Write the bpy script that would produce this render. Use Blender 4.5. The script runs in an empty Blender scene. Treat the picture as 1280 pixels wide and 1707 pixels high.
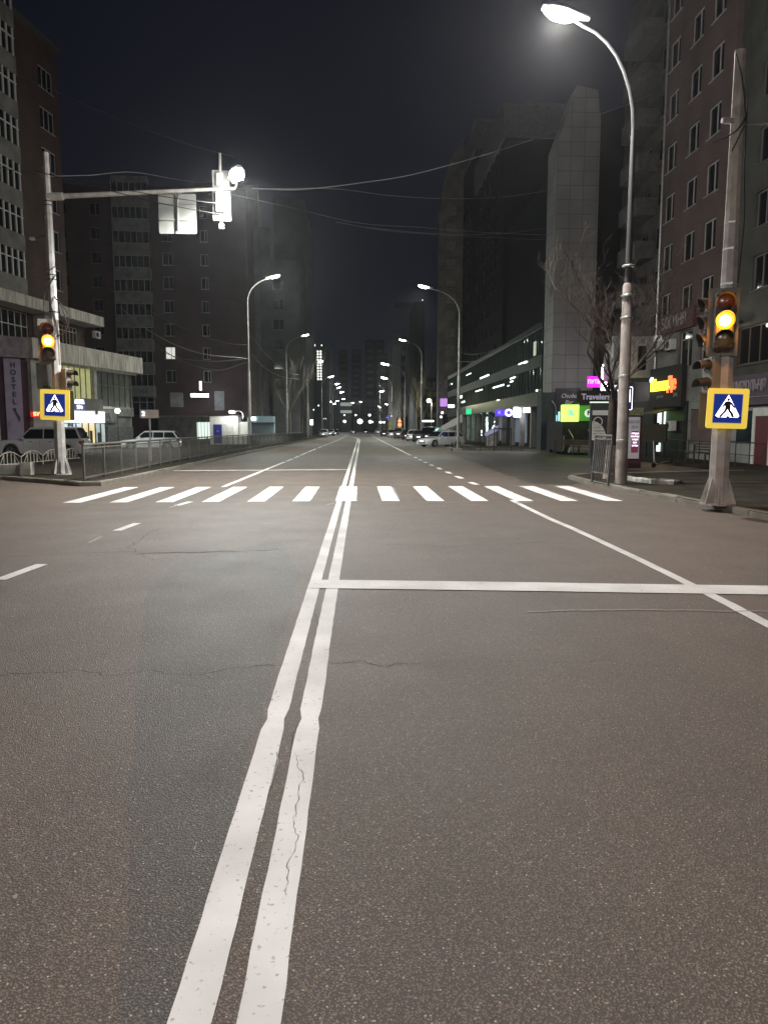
import bpy, bmesh, math, random
from mathutils import Vector, Matrix
R = math.radians
random.seed(7)
SC = bpy.context.scene
COL = SC.collection

# ------------------------------------------------------------------ camera
HCAM, FPX, VH = 1.7, 1707 * 26 / 36, 714.0
PITCH = math.atan((853.5 - VH) / FPX)
YAW = math.atan((640 - 597) / FPX * math.cos(PITCH))
cam = bpy.data.cameras.new('camera'); cam.sensor_fit = 'AUTO'; cam.sensor_width = 36; cam.lens = 26
cam.clip_start = 0.05; cam.clip_end = 4000
camo = bpy.data.objects.new('camera', cam); COL.objects.link(camo)
camo.location = (0, 0, HCAM); camo.rotation_euler = (R(90) - PITCH, 0, -YAW)
SC.camera = camo

def ray(u, v):
    x = (u - 640) / FPX; y = (853.5 - v) / FPX
    f = math.cos(PITCH) + y * math.sin(PITCH); z = -math.sin(PITCH) + y * math.cos(PITCH)
    return x * math.cos(YAW) + f * math.sin(YAW), -x * math.sin(YAW) + f * math.cos(YAW), z
def G(u, v, z=0.0):
    r = ray(u, v); t = (z - HCAM) / r[2]; return Vector((r[0] * t, r[1] * t, z))
def AT(u, v, Y):
    r = ray(u, v); t = Y / r[1]; return Vector((r[0] * t, Y, HCAM + r[2] * t))

# ------------------------------------------------------------------ world: moonless city night
w = bpy.data.worlds.new('World'); SC.world = w; w.use_nodes = True
nt = w.node_tree; bg = nt.nodes['Background']
tc = nt.nodes.new('ShaderNodeTexCoord'); nz = nt.nodes.new('ShaderNodeTexNoise'); rp = nt.nodes.new('ShaderNodeValToRGB')
nz.inputs['Scale'].default_value = 1.6; nz.inputs['Detail'].default_value = 3
rp.color_ramp.elements[0].position = .3; rp.color_ramp.elements[0].color = (.0018, .0028, .0062, 1)
rp.color_ramp.elements[1].position = .75; rp.color_ramp.elements[1].color = (.0068, .0076, .0125, 1)
nt.links.new(tc.outputs['Generated'], nz.inputs['Vector']); nt.links.new(nz.outputs['Fac'], rp.inputs['Fac'])
nt.links.new(rp.outputs['Color'], bg.inputs['Color']); bg.inputs['Strength'].default_value = 1.0
SC.view_settings.view_transform = 'Standard'; SC.view_settings.look = 'None'
SC.view_settings.exposure = 0; SC.view_settings.gamma = 1
SC.cycles.use_denoising = True
SC.cycles.sample_clamp_indirect = 6
SC.cycles.max_bounces = 6; SC.cycles.diffuse_bounces = 3; SC.cycles.glossy_bounces = 3
SC.cycles.transmission_bounces = 4; SC.cycles.volume_bounces = 0
LAMP = 1.0       # overall street lighting level

# ------------------------------------------------------------------ materials
MATS = {}
def mat(name, color, rough=.7, metal=0, noise=0, nscale=4, bump=0, bscale=40, emit=None, estr=0, spec=.5, coat=0, col2=None, detail=4, streak=False):
    if name in MATS: return MATS[name]
    m = bpy.data.materials.new(name); m.use_nodes = True; MATS[name] = m
    t = m.node_tree; b = t.nodes['Principled BSDF']
    b.inputs['Base Color'].default_value = (*color, 1); b.inputs['Roughness'].default_value = rough
    b.inputs['Metallic'].default_value = metal; b.inputs['Specular IOR Level'].default_value = spec
    if coat: b.inputs['Coat Weight'].default_value = coat; b.inputs['Coat Roughness'].default_value = .08
    co = t.nodes.new('ShaderNodeTexCoord')
    if noise or col2:
        mp = t.nodes.new('ShaderNodeMapping'); t.links.new(co.outputs['Object'], mp.inputs['Vector'])
        if streak: mp.inputs['Scale'].default_value = (3, 3, .35)
        n = t.nodes.new('ShaderNodeTexNoise'); n.inputs['Scale'].default_value = nscale; n.inputs['Detail'].default_value = detail
        t.links.new(mp.outputs['Vector'], n.inputs['Vector'])
        r = t.nodes.new('ShaderNodeValToRGB'); c2 = col2 or tuple(c * (1 - noise) for c in color)
        c1 = color if col2 else tuple(min(1, c * (1 + noise * .6)) for c in color)
        r.color_ramp.elements[0].position = .33; r.color_ramp.elements[1].position = .68
        r.color_ramp.elements[0].color = (*c2, 1); r.color_ramp.elements[1].color = (*c1, 1)
        t.links.new(n.outputs['Fac'], r.inputs['Fac']); t.links.new(r.outputs['Color'], b.inputs['Base Color'])
    if bump:
        n2 = t.nodes.new('ShaderNodeTexNoise'); n2.inputs['Scale'].default_value = bscale; n2.inputs['Detail'].default_value = 3
        t.links.new(co.outputs['Object'], n2.inputs['Vector'])
        bp = t.nodes.new('ShaderNodeBump'); bp.inputs['Strength'].default_value = bump; bp.inputs['Distance'].default_value = .02
        t.links.new(n2.outputs['Fac'], bp.inputs['Height']); t.links.new(bp.outputs['Normal'], b.inputs['Normal'])
    if emit:
        b.inputs['Emission Color'].default_value = (*emit, 1); b.inputs['Emission Strength'].default_value = estr
    return m

def brick_mat(name, c1, c2, mortar, scale=1.0, bw=.5, bh=.25, msize=.02, rough=.85, noise=.35, off=.5):
    if name in MATS: return MATS[name]
    m = bpy.data.materials.new(name); m.use_nodes = True; MATS[name] = m
    t = m.node_tree; b = t.nodes['Principled BSDF']; b.inputs['Roughness'].default_value = rough
    co = t.nodes.new('ShaderNodeTexCoord'); sx = t.nodes.new('ShaderNodeSeparateXYZ'); ad = t.nodes.new('ShaderNodeMath'); cx = t.nodes.new('ShaderNodeCombineXYZ')
    t.links.new(co.outputs['Object'], sx.inputs[0]); t.links.new(sx.outputs['X'], ad.inputs[0]); t.links.new(sx.outputs['Y'], ad.inputs[1])
    t.links.new(ad.outputs[0], cx.inputs['X']); t.links.new(sx.outputs['Z'], cx.inputs['Y'])
    br = t.nodes.new('ShaderNodeTexBrick'); br.offset = off
    br.inputs['Scale'].default_value = scale; br.inputs['Brick Width'].default_value = bw; br.inputs['Row Height'].default_value = bh
    br.inputs['Mortar Size'].default_value = msize; br.inputs['Color1'].default_value = (*c1, 1); br.inputs['Color2'].default_value = (*c2, 1); br.inputs['Mortar'].default_value = (*mortar, 1)
    t.links.new(cx.outputs[0], br.inputs['Vector'])
    n = t.nodes.new('ShaderNodeTexNoise'); n.inputs['Scale'].default_value = .45; n.inputs['Detail'].default_value = 6
    t.links.new(co.outputs['Object'], n.inputs['Vector'])
    mr = t.nodes.new('ShaderNodeMapRange'); mr.inputs['From Min'].default_value = .3; mr.inputs['From Max'].default_value = .7
    mr.inputs['To Min'].default_value = 1 - noise; mr.inputs['To Max'].default_value = 1 + noise * .4
    t.links.new(n.outputs['Fac'], mr.inputs['Value'])
    mx = t.nodes.new('ShaderNodeVectorMath'); mx.operation = 'SCALE'
    t.links.new(br.outputs['Color'], mx.inputs[0]); t.links.new(mr.outputs[0], mx.inputs['Scale'])
    t.links.new(mx.outputs[0], b.inputs['Base Color'])
    bp = t.nodes.new('ShaderNodeBump'); bp.inputs['Strength'].default_value = .4; bp.inputs['Distance'].default_value = .01; bp.invert = True
    t.links.new(br.outputs['Fac'], bp.inputs['Height']); t.links.new(bp.outputs['Normal'], b.inputs['Normal'])
    return m

def emis(name, color, strength):
    return mat(name, tuple(min(1, c) for c in color), emit=color, estr=strength, rough=.5)

def asphalt_mat(name, tone=1.0, lo=(.176, .150, .126), hi=(.188, .158, .131)):
    m = bpy.data.materials.new(name); m.use_nodes = True; MATS[name] = m
    t = m.node_tree; b = t.nodes['Principled BSDF']; L = t.links.new
    co = t.nodes.new('ShaderNodeTexCoord')
    def noise(sc, det, dist=0, vec=None):
        n = t.nodes.new('ShaderNodeTexNoise'); n.inputs['Scale'].default_value = sc; n.inputs['Detail'].default_value = det
        n.inputs['Distortion'].default_value = dist; L(vec or co.outputs['Object'], n.inputs['Vector']); return n
    def ramp(src, p0, c0, p1, c1):
        r = t.nodes.new('ShaderNodeValToRGB'); r.color_ramp.elements[0].position = p0; r.color_ramp.elements[1].position = p1
        r.color_ramp.elements[0].color = (*c0, 1); r.color_ramp.elements[1].color = (*c1, 1); L(src, r.inputs['Fac']); return r
    def mix(a, bb, mode, fac):
        x = t.nodes.new('ShaderNodeMix'); x.data_type = 'RGBA'; x.blend_type = mode
        if isinstance(fac, float): x.inputs[0].default_value = fac
        else: L(fac, x.inputs[0])
        L(a, x.inputs[6])
        if isinstance(bb, tuple): x.inputs[7].default_value = (*bb, 1)
        else: L(bb, x.inputs[7])
        return x.outputs[2]
    base = ramp(noise(.35, 5, .4).outputs['Fac'], .35, tuple(tone * c for c in lo), .65, tuple(tone * c for c in hi))
    # traffic polish running along the road (stretched noise)
    mp = t.nodes.new('ShaderNodeMapping'); mp.inputs['Scale'].default_value = (1.3, .07, 1); L(co.outputs['Object'], mp.inputs['Vector'])
    pol = ramp(noise(1.0, 3, 0, mp.outputs['Vector']).outputs['Fac'], .38, (.93, .95, .96), .62, (1.05, 1.04, 1.03))
    c = mix(base.outputs[0], pol.outputs[0], 'MULTIPLY', 1.0)
    # aggregate
    v = t.nodes.new('ShaderNodeTexVoronoi'); v.inputs['Scale'].default_value = 120; L(co.outputs['Object'], v.inputs['Vector'])
    agg = ramp(v.outputs['Distance'], .10, (1.85, 1.72, 1.60), .50, (.52, .52, .54))
    c = mix(c, agg.outputs[0], 'MULTIPLY', 1.0)
    v2 = t.nodes.new('ShaderNodeTexVoronoi'); v2.inputs['Scale'].default_value = 72; L(co.outputs['Object'], v2.inputs['Vector'])
    sp = ramp(v2.outputs['Color'], .62, (0, 0, 0), .85, (1, 1, 1))
    sd = ramp(v2.outputs['Distance'], .14, (1, 1, 1), .34, (0, 0, 0))
    spm = t.nodes.new('ShaderNodeMath'); spm.operation = 'MULTIPLY'; L(sp.outputs[0], spm.inputs[0]); L(sd.outputs[0], spm.inputs[1])
    c = mix(c, (.60, .53, .46), 'MIX', spm.outputs[0])
    fine = ramp(noise(300, 2).outputs['Fac'], .35, (.60, .60, .60), .68, (1.45, 1.42, 1.38))
    c = mix(c, fine.outputs[0], 'MULTIPLY', .85)
    # dark spots and oil
    st = ramp(noise(.9, 6, 1.2).outputs['Fac'], .60, (1, 1, 1), .74, (.74, .73, .72))
    c = mix(c, st.outputs[0], 'MULTIPLY', .5)
    L(c, b.inputs['Base Color'])
    rr = ramp(noise(1.1, 3).outputs['Fac'], .3, (.50,) * 3, .7, (.60,) * 3); L(rr.outputs[0], b.inputs['Roughness'])
    b.inputs['Specular IOR Level'].default_value = .5
    ad = t.nodes.new('ShaderNodeMath'); ad.operation = 'SUBTRACT'
    n3 = noise(120, 3); L(n3.outputs['Fac'], ad.inputs[0]); L(v.outputs['Distance'], ad.inputs[1])
    bp = t.nodes.new('ShaderNodeBump'); bp.inputs['Strength'].default_value = .8; bp.inputs['Distance'].default_value = .006
    L(ad.outputs[0], bp.inputs['Height']); L(bp.outputs['Normal'], b.inputs['Normal'])
    return m

def paint_mat(name, color, wear=.5):
    m = bpy.data.materials.new(name); m.use_nodes = True; MATS[name] = m
    t = m.node_tree; b = t.nodes['Principled BSDF']; L = t.links.new
    co = t.nodes.new('ShaderNodeTexCoord')
    n = t.nodes.new('ShaderNodeTexNoise'); n.inputs['Scale'].default_value = 38; n.inputs['Detail'].default_value = 6; L(co.outputs['Object'], n.inputs['Vector'])
    r = t.nodes.new('ShaderNodeValToRGB'); e = r.color_ramp.elements
    e[0].position = .20 + .12 * wear; e[0].color = (.25, .23, .21, 1); e[1].position = .34 + .12 * wear; e[1].color = (*color, 1)
    L(n.outputs['Fac'], r.inputs['Fac'])
    n2 = t.nodes.new('ShaderNodeTexNoise'); n2.inputs['Scale'].default_value = 1.6; n2.inputs['Detail'].default_value = 5; L(co.outputs['Object'], n2.inputs['Vector'])
    r2 = t.nodes.new('ShaderNodeValToRGB'); r2.color_ramp.elements[0].position = .3; r2.color_ramp.elements[0].color = (.74, .73, .72, 1)
    r2.color_ramp.elements[1].position = .65; r2.color_ramp.elements[1].color = (1.02, 1.02, 1.02, 1); L(n2.outputs['Fac'], r2.inputs['Fac'])
    x = t.nodes.new('ShaderNodeMix'); x.data_type = 'RGBA'; x.blend_type = 'MULTIPLY'; x.inputs[0].default_value = 1
    L(r.outputs[0], x.inputs[6]); L(r2.outputs[0], x.inputs[7]); L(x.outputs[2], b.inputs['Base Color'])
    b.inputs['Roughness'].default_value = .6
    bp = t.nodes.new('ShaderNodeBump'); bp.inputs['Strength'].default_value = .35; bp.inputs['Distance'].default_value = .004
    n3 = t.nodes.new('ShaderNodeTexNoise'); n3.inputs['Scale'].default_value = 110; L(co.outputs['Object'], n3.inputs['Vector'])
    L(n3.outputs['Fac'], bp.inputs['Height']); L(bp.outputs['Normal'], b.inputs['Normal'])
    return m

# ------------------------------------------------------------------ geometry helpers
class MB:
    def __init__(s): s.v = []; s.f = []; s.m = []; s.mats = []; s.cur = 0
    def use(s, m):
        if m not in s.mats: s.mats.append(m)
        s.cur = s.mats.index(m); return s
    def add(s, vs, fs):
        o = len(s.v); s.v += [tuple(p) for p in vs]
        for f in fs: s.f.append([i + o for i in f]); s.m.append(s.cur)
        return s
    def quad(s, a, b, c, d): return s.add([a, b, c, d], [(0, 1, 2, 3)])
    def box(s, x0, y0, z0, x1, y1, z1, M=None):
        P = [Vector(p) for p in ((x0,y0,z0),(x1,y0,z0),(x1,y1,z0),(x0,y1,z0),(x0,y0,z1),(x1,y0,z1),(x1,y1,z1),(x0,y1,z1))]
        if M is not None: P = [M @ p for p in P]
        return s.add(P, [(0,3,2,1),(4,5,6,7),(0,1,5,4),(1,2,6,5),(2,3,7,6),(3,0,4,7)])
    def prism(s, poly, h, axis='z', base=0.0):
        # poly: 2D list; extruded along axis from base to base+h
        n = len(poly)
        def P(p, t):
            return {'z': (p[0], p[1], t), 'y': (p[0], t, p[1]), 'x': (t, p[0], p[1])}[axis]
        vs = [P(p, base) for p in poly] + [P(p, base + h) for p in poly]
        fs = [tuple(range(n))[::-1], tuple(range(n, 2 * n))] + [(i, (i + 1) % n, n + (i + 1) % n, n + i) for i in range(n)]
        return s.add(vs, fs)
    def tube(s, pts, r, n=8, cap=True):
        pts = [Vector(p) for p in pts]; rs = r if isinstance(r, (list, tuple)) else [r] * len(pts)
        vs = []; up = None
        for i, p in enumerate(pts):
            d = (pts[min(i + 1, len(pts) - 1)] - pts[max(i - 1, 0)]).normalized()
            if up is None: up = Vector((0, 0, 1)) if abs(d.z) < .9 else Vector((1, 0, 0))
            a = d.cross(up).normalized(); b = a.cross(d).normalized(); up = b
            for k in range(n):
                t = 2 * math.pi * k / n; vs.append(p + (a * math.cos(t) + b * math.sin(t)) * rs[i])
        fs = []
        for i in range(len(pts) - 1):
            for k in range(n):
                k2 = (k + 1) % n; fs.append((i * n + k, i * n + k2, (i + 1) * n + k2, (i + 1) * n + k))
        if cap: fs += [tuple(range(n))[::-1], tuple(range((len(pts) - 1) * n, len(pts) * n))]
        return s.add(vs, fs)
    def lathe(s, prof, n=16, M=None, close=True):
        # prof: list of (r, z)
        vs = []
        for r_, z_ in prof:
            for k in range(n):
                t = 2 * math.pi * k / n; p = Vector((r_ * math.cos(t), r_ * math.sin(t), z_)); vs.append(M @ p if M is not None else p)
        fs = []
        for i in range(len(prof) - 1):
            for k in range(n):
                k2 = (k + 1) % n; fs.append((i * n + k, i * n + k2, (i + 1) * n + k2, (i + 1) * n + k))
        if close: fs += [tuple(range(n))[::-1], tuple(range((len(prof) - 1) * n, len(prof) * n))]
        return s.add(vs, fs)
    def build(s, name, m=None, parent=None, smooth=False, bevel=0, loc=None, rotz=0):
        me = bpy.data.meshes.new(name); me.from_pydata(s.v, [], s.f)
        ml = s.mats if (s.mats and m is None) else [m]
        for x in ml: me.materials.append(x)
        if s.mats and m is None:
            for p, k in zip(me.polygons, s.m): p.material_index = k
        if smooth:
            for p in me.polygons: p.use_smooth = True
        me.validate(); me.update()
        o = bpy.data.objects.new(name, me); COL.objects.link(o)
        if parent: o.parent = parent
        if loc is not None: o.location = loc
        o.rotation_euler.z = rotz
        if bevel:
            b = o.modifiers.new('bevel', 'BEVEL'); b.width = bevel; b.segments = 2; b.limit_method = 'ANGLE'; b.angle_limit = R(40)
        if smooth:
            try: me.set_sharp_from_angle(angle=R(38))
            except Exception: pass
        return o

def parts(name, boxes, m, parent, M=None):
    """one mesh object per box"""
    out = []
    for b in boxes:
        q = MB(); q.box(*b, M=M); out.append(q.build(name, m, parent))
    return out
def tag(o, label=None, cat=None, group=None, kind=None):
    if label: o['label'] = label
    if cat: o['category'] = cat
    if group: o['group'] = group
    if kind: o['kind'] = kind
    return o
def thing(name, label, cat, loc=(0, 0, 0), rotz=0, group=None):
    o = bpy.data.objects.new(name, None); COL.objects.link(o); o.location = loc; o.rotation_euler = (0, 0, rotz)
    o.empty_display_size = .2
    return tag(o, label, cat, group)
def struct(o): o['kind'] = 'structure'; return o
KIDS = {}
def kids(o):
    return [c for c in bpy.data.objects if c.parent == o]
def copy_tree(o, parent=None, top=True):
    c = o.copy(); COL.objects.link(c); c.parent = parent
    for ch in kids(o): copy_tree(ch, c, False)
    return c
def lettering(text, size, m, parent, loc, rot=(R(90), 0, 0), depth=.02, name='lettering', align='CENTER', shear=0, bold=0, sx=1.0, spacing=1.0):
    c = bpy.data.curves.new('letters', 'FONT'); c.body = text; c.size = size; c.extrude = depth; c.align_x = align; c.align_y = 'CENTER'
    c.shear = shear; c.offset = bold; c.space_character = spacing
    t = bpy.data.objects.new('tmp', c); COL.objects.link(t)
    bpy.context.view_layer.update()
    me = bpy.data.meshes.new_from_object(t.evaluated_get(bpy.context.evaluated_depsgraph_get()))
    bpy.data.objects.remove(t); me.name = name; me.materials.clear(); me.materials.append(m)
    o = bpy.data.objects.new(name, me); COL.objects.link(o); o.parent = parent; o.location = loc; o.rotation_euler = rot; o.scale = (sx, 1, 1)
    return o
def lightobj(kind, loc, power, color, parent=None, rot=(0, 0, 0), radius=.1, angle=160, blend=.5, size=None):
    l = bpy.data.lights.new('lamp_light', kind); l.energy = power; l.color = color
    if kind in ('POINT', 'SPOT'): l.shadow_soft_size = radius
    if kind == 'SPOT': l.spot_size = R(angle); l.spot_blend = blend
    if kind == 'AREA' and size: l.shape = 'RECTANGLE'; l.size, l.size_y = size
    o = bpy.data.objects.new('lamp_light', l); COL.objects.link(o); o.location = loc; o.rotation_euler = rot
    if parent: o.parent = parent
    return o
def catmull(P, n=8):
    P = [Vector(p) for p in P]; Q = [P[0] * 2 - P[1]] + P + [P[-1] * 2 - P[-2]]; out = []
    for i in range(1, len(Q) - 2):
        a, b, c, d = Q[i - 1:i + 3]
        for k in range(n):
            t = k / n
            out.append(.5 * ((2 * b) + (c - a) * t + (2 * a - 5 * b + 4 * c - d) * t * t + (3 * b - a - 3 * c + d) * t ** 3))
    return out + [P[-1]]

# common materials
M_pole = mat('pole_paint', (.40, .39, .37), rough=.5, noise=.25, nscale=5, bump=.15)
M_gal = mat('galvanised_steel', (.55, .57, .56), rough=.4, metal=.6, noise=.2, nscale=8)
M_dark = mat('dark_metal', (.03, .032, .034), rough=.5)
M_black = mat('black_rubber', (.015, .015, .015), rough=.75)
M_housing = mat('signal_housing', (.05, .045, .04), rough=.5, noise=.3)
M_back = mat('sign_back', (.24, .245, .23), rough=.5, metal=.2, noise=.12, nscale=3)
M_concrete = mat('concrete', (.34, .33, .30), rough=.9, noise=.35, nscale=3, bump=.4)
M_kerb = mat('kerb_stone', (.20, .185, .155), rough=.9, noise=.18, nscale=2.5, bump=.5, bscale=60)
M_glass = mat('dark_window_glass', (.012, .014, .016), rough=.06, spec=.7)
M_white_frame = mat('white_window_frame', (.50, .50, .49), rough=.5, noise=.15)
M_white = mat('white_paint', (.78, .78, .75), rough=.55, noise=.12)
M_chrome = mat('chrome', (.75, .75, .75), rough=.18, metal=1)

# ================================================================== ground
M_ground = mat('bare_ground', (.10, .095, .085), rough=.95, noise=.4, nscale=.3)
M_asph = asphalt_mat('asphalt', .88, (.180, .148, .124), (.192, .158, .134))
M_pave = mat('pavement_asphalt', (.040, .035, .027), rough=.95, spec=.12, noise=.35, nscale=1.2, bump=.5, bscale=90)
M_paint = paint_mat('road_paint', (.82, .81, .80), .35)
M_paintold = paint_mat('old_road_paint', (.36, .34, .32), 1.6)

g = MB(); g.quad((-900, -300, -.02), (900, -300, -.02), (900, 1500, -.02), (-900, 1500, -.02)); struct(g.build('ground', M_ground))
# the carriageway sheet (main road with the side street crossing it)
rd = MB(); rd.quad((-60, -60, 0), (60, -60, 0), (60, 60, 0), (-60, 60, 0)); rd.quad((-60, 60, 0), (60, 60, 0), (60, 900, 0), (-60, 900, 0))
struct(rd.build('road', M_asph))

def ribbon(pts, wd, z=.004, jit=0):
    pts = [Vector(p) for p in pts]; vs = []
    for i, p in enumerate(pts):
        d = pts[min(i + 1, len(pts) - 1)] - pts[max(i - 1, 0)]; d.z = 0; d.normalize(); nrm = Vector((d.y, -d.x, 0))
        ww = wd[i] if isinstance(wd, list) else wd
        j = random.uniform(-jit, jit)
        vs += [(p - nrm * (ww / 2 + j)).to_tuple()[:2] + (z,), (p + nrm * (ww / 2 - j)).to_tuple()[:2] + (z,)]
    return vs, [(2 * i, 2 * i + 1, 2 * i + 3, 2 * i + 2) for i in range(len(pts) - 1)]
def dense(P, step=.5):
    P = [Vector(p) for p in P]; out = []
    for a, b in zip(P[:-1], P[1:]):
        n = max(1, int((b - a).length / step)); out += [a.lerp(b, k / n) for k in range(n)]
    return out + [P[-1]]
def marking(pts, wd, z=.004, m=None, name='road_marking', jit=.004, step=.5):
    mb = MB(); 
    if not isinstance(wd, list): pts = dense(pts, step)
    mb.add(*ribbon(pts, wd, z, jit)); return struct(mb.build(name, m or M_paint))
# double centre line, pinched where two paint runs meet
def centre(uvs, side):
    P = [G(u, v) for u, v in uvs]
    return P
def cline(x_near, drift):
    pts = []; wds = []
    Y = -6.0
    while Y < 165:
        bend = 0.0
        if Y > 6: bend = (Y - 6) * .0042
        if Y > 110: bend -= (Y - 110) ** 2 * .0011
        x = x_near + bend + drift * min(1, max(0, (Y - 8) / 60)); wd = .128
        if abs(Y - 4.27) < .07: wd = .098
        if 4.1 < Y < 4.2: wd = .14
        pts.append(Vector((x, Y, 0))); wds.append(wd); Y += .15 if Y < 24 else 2.0
    return pts, wds
for x0, dr in ((-.490, -.02), (-.292, .05)):
    p, wds = cline(x0, dr)
    mb = MB(); mb.add(*ribbon(p, wds, .004, .0025)); struct(mb.build('road_marking', M_paint))
# zebra crossing, thirteen bars
for k in range(-6, 7):
    x = -.50 + 1.045 * k; ya, yb = 17.25 - .03 * abs(k), 21.6
    mb = MB(); mb.use(M_paint)
    pts = [Vector((x + .21, ya, 0)), Vector((x + .21, yb, 0))]
    wdt = .50 if k == 0 else .415
    mb.add(*ribbon(dense(pts, .25), wdt, .008, .006)); struct(mb.build('crosswalk_stripe', M_paint))
# stop lines
marking([G(521, 974), G(900, 979), G(1300, 985), Vector((7.1, 7.2, 0))], .44, .008)
marking([G(290, 785), G(583, 783)], .38, .008)
# right edge line (slightly bowed) and its far dots
marking(catmull([G(853, 834), G(905, 860), G(960, 884), G(1060, 931), G(1150, 975), G(1215, 1008), G(1290, 1047), Vector((3.5, 3, 0)), Vector((3.48, -6, 0))], 6), .125, .006, step=.3)
for a, b in (((795, 808), (783, 804)), ((770, 797.5), (760, 794)), ((751, 789.5), (744, 786.5)), ((735, 782.5), (729, 779.5)), ((722, 776.5), (717, 774.5)), ((711, 771.7), (707, 770)), ((702, 767.5), (699, 766)), ((694, 763.6), (691, 762))):
    marking([G(*a), G(*b)], .17)
marking([G(684, 759), G(664, 749), G(640, 737), G(618, 725.5)], .15)
# left lane line
marking([G(372, 812), G(475, 770)], .15, .006)
for a, b in (((478, 769), (488, 764.8)), ((491, 763.6), (499, 760)), ((501, 759.2), (512, 754.4)), ((514, 753.5), (527, 748)), ((530, 747), (537, 744)), ((539, 743.3), (566, 732.5)), ((567, 732), (581, 724))):
    marking([G(*a), G(*b)], .14)
for a, b in (((0, 967), (70, 941)), ((-130, 1015), (-60, 989)), ((195, 885), (230, 872.5)), ((295, 843), (318, 836.5))):
    marking([G(*a), G(*b)], .15, .006, jit=.008)
# faded old paint
for pts, wd in (([(150, 905), (170, 895)], .05), ([(283, 847), (296, 842)], .05), ([(880, 1021), (960, 1018), (1090, 1017), (1230, 1020), (1300, 1020)], .028), ([(465, 1255), (460, 1290), (455, 1312)], .006),
                ([(855, 839), (885, 838)], .12), ([(583, 832), (596, 836)], .08),
                ([(700, 838), (760, 838)], .05), ([(560, 838), (545, 842)], .06), ([(655, 812), (665, 831)], .03), ([(890, 811), (965, 833)], .04), ([(950, 811), (1040, 833)], .04)):
    marking([G(*p) for p in pts], wd, .0065, M_paintold, 'old_road_marking', jit=.015, step=.08)
# cracks
M_crack = mat('crack_bitumen', (.028, .026, .024), rough=.9)
def crack(uvs, wd, seed, amp=.03):
    rnd = random.Random(seed); P = dense([G(*p) for p in uvs], .06); out = []; off = Vector((0, 0, 0))
    for i, p in enumerate(P):
        off = off * .86 + Vector((rnd.uniform(-1, 1), rnd.uniform(-1, 1), 0)) * amp; out.append(p + off)
    mb = MB(); mb.add(*ribbon(out, [wd * rnd.uniform(.35, 1.3) for _ in out], .0025)); struct(mb.build('road_crack', M_crack))
def crack_top(uvs, wd, seed, amp=.012):
    rnd = random.Random(seed); P = dense([G(*p) for p in uvs], .025); out = []; off = Vector((0, 0, 0))
    for p in P:
        off = off * .8 + Vector((rnd.uniform(-1, 1), rnd.uniform(-.3, .3), 0)) * amp; out.append(p + off)
    mb = MB(); mb.add(*ribbon(out, [wd * rnd.uniform(.2, 1.2) for _ in out], .0062)); struct(mb.build('road_crack', M_crack))
crack([(-20, 1127), (115, 1117), (190, 1124), (340, 1124), (460, 1110), (560, 1102), (640, 1108), (700, 1106)], .009, 3, .045)
crack([(700, 1106), (800, 1101), (900, 1106), (1040, 1100), (1150, 1108)], .004, 33, .045)
crack([(0, 928), (110, 923), (230, 919)], .016, 4)
crack([(225, 925), (290, 921), (400, 920), (470, 915)], .035, 5)
crack([(385, 890), (470, 886), (545, 884)], .02, 8)
crack([(640, 908), (760, 912), (905, 903), (960, 908)], .012, 6)
crack([(300, 926), (260, 935), (215, 912), (270, 880)], .01, 16)
crack([(520, 1010), (528, 1040), (523, 1090), (508, 1190), (488, 1225), (490, 1262)], .004, 10, .008)
crack_top([(491, 1257), (507, 1300), (497, 1330), (484, 1375), (497, 1400), (486, 1440), (480, 1495)], .0032, 11, .009)
crack_top([(540, 1085), (560, 1080)], .006, 12, .006)
# darker asphalt areas with shade put into their colour
M_shade_strip = asphalt_mat('asphalt_shade_strip', .74, (.158, .152, .136), (.182, .172, .152))  # cooler, darker tone paints the shade left of the centre line
def patch(uvs, z=.0015, seed=1, m=None, name='shaded_road_patch', amp=.05):
    rnd = random.Random(seed); P = dense([G(*p) for p in uvs + [uvs[0]]], .25)[:-1]
    P = [p + Vector((rnd.uniform(-1, 1), rnd.uniform(-1, 1), 0)) * amp for p in P]
    mb = MB(); mb.add([(p.x, p.y, z) for p in P], [tuple(range(len(P)))]); struct(mb.build(name, m or M_shade_strip))
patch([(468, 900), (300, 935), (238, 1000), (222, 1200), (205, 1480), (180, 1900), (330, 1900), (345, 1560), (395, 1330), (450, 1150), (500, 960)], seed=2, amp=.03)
M_side = asphalt_mat('old_dimmed_side_asphalt', .36, (.165, .150, .125), (.20, .175, .145))  # older side-road asphalt, with the weaker lamplight there painted into its dark tone
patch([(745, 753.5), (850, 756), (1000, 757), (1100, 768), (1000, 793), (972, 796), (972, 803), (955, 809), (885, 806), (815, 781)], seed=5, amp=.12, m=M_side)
# small litter: leaves and pebbles on the asphalt (too many to count)
lt = MB(); rnd = random.Random(12)
for k in range(420):
    Y = rnd.uniform(2, 26); X = rnd.uniform(-7, 7.2); s = rnd.uniform(.004, .011)
    a = rnd.uniform(0, 6.28)
    lt.add([(X + s * math.cos(a + q), Y + s * math.sin(a + q), .004 + rnd.uniform(.002, .008)) for q in (0, 1.6, 3.0, 4.5)] + [(X, Y, .004)], [(0, 1, 2, 3), (0, 4, 1), (1, 4, 2), (2, 4, 3), (3, 4, 0)])
tag(lt.build('road_grit', mat('grit', (.32, .30, .26), rough=.9)), kind='stuff')

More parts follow.
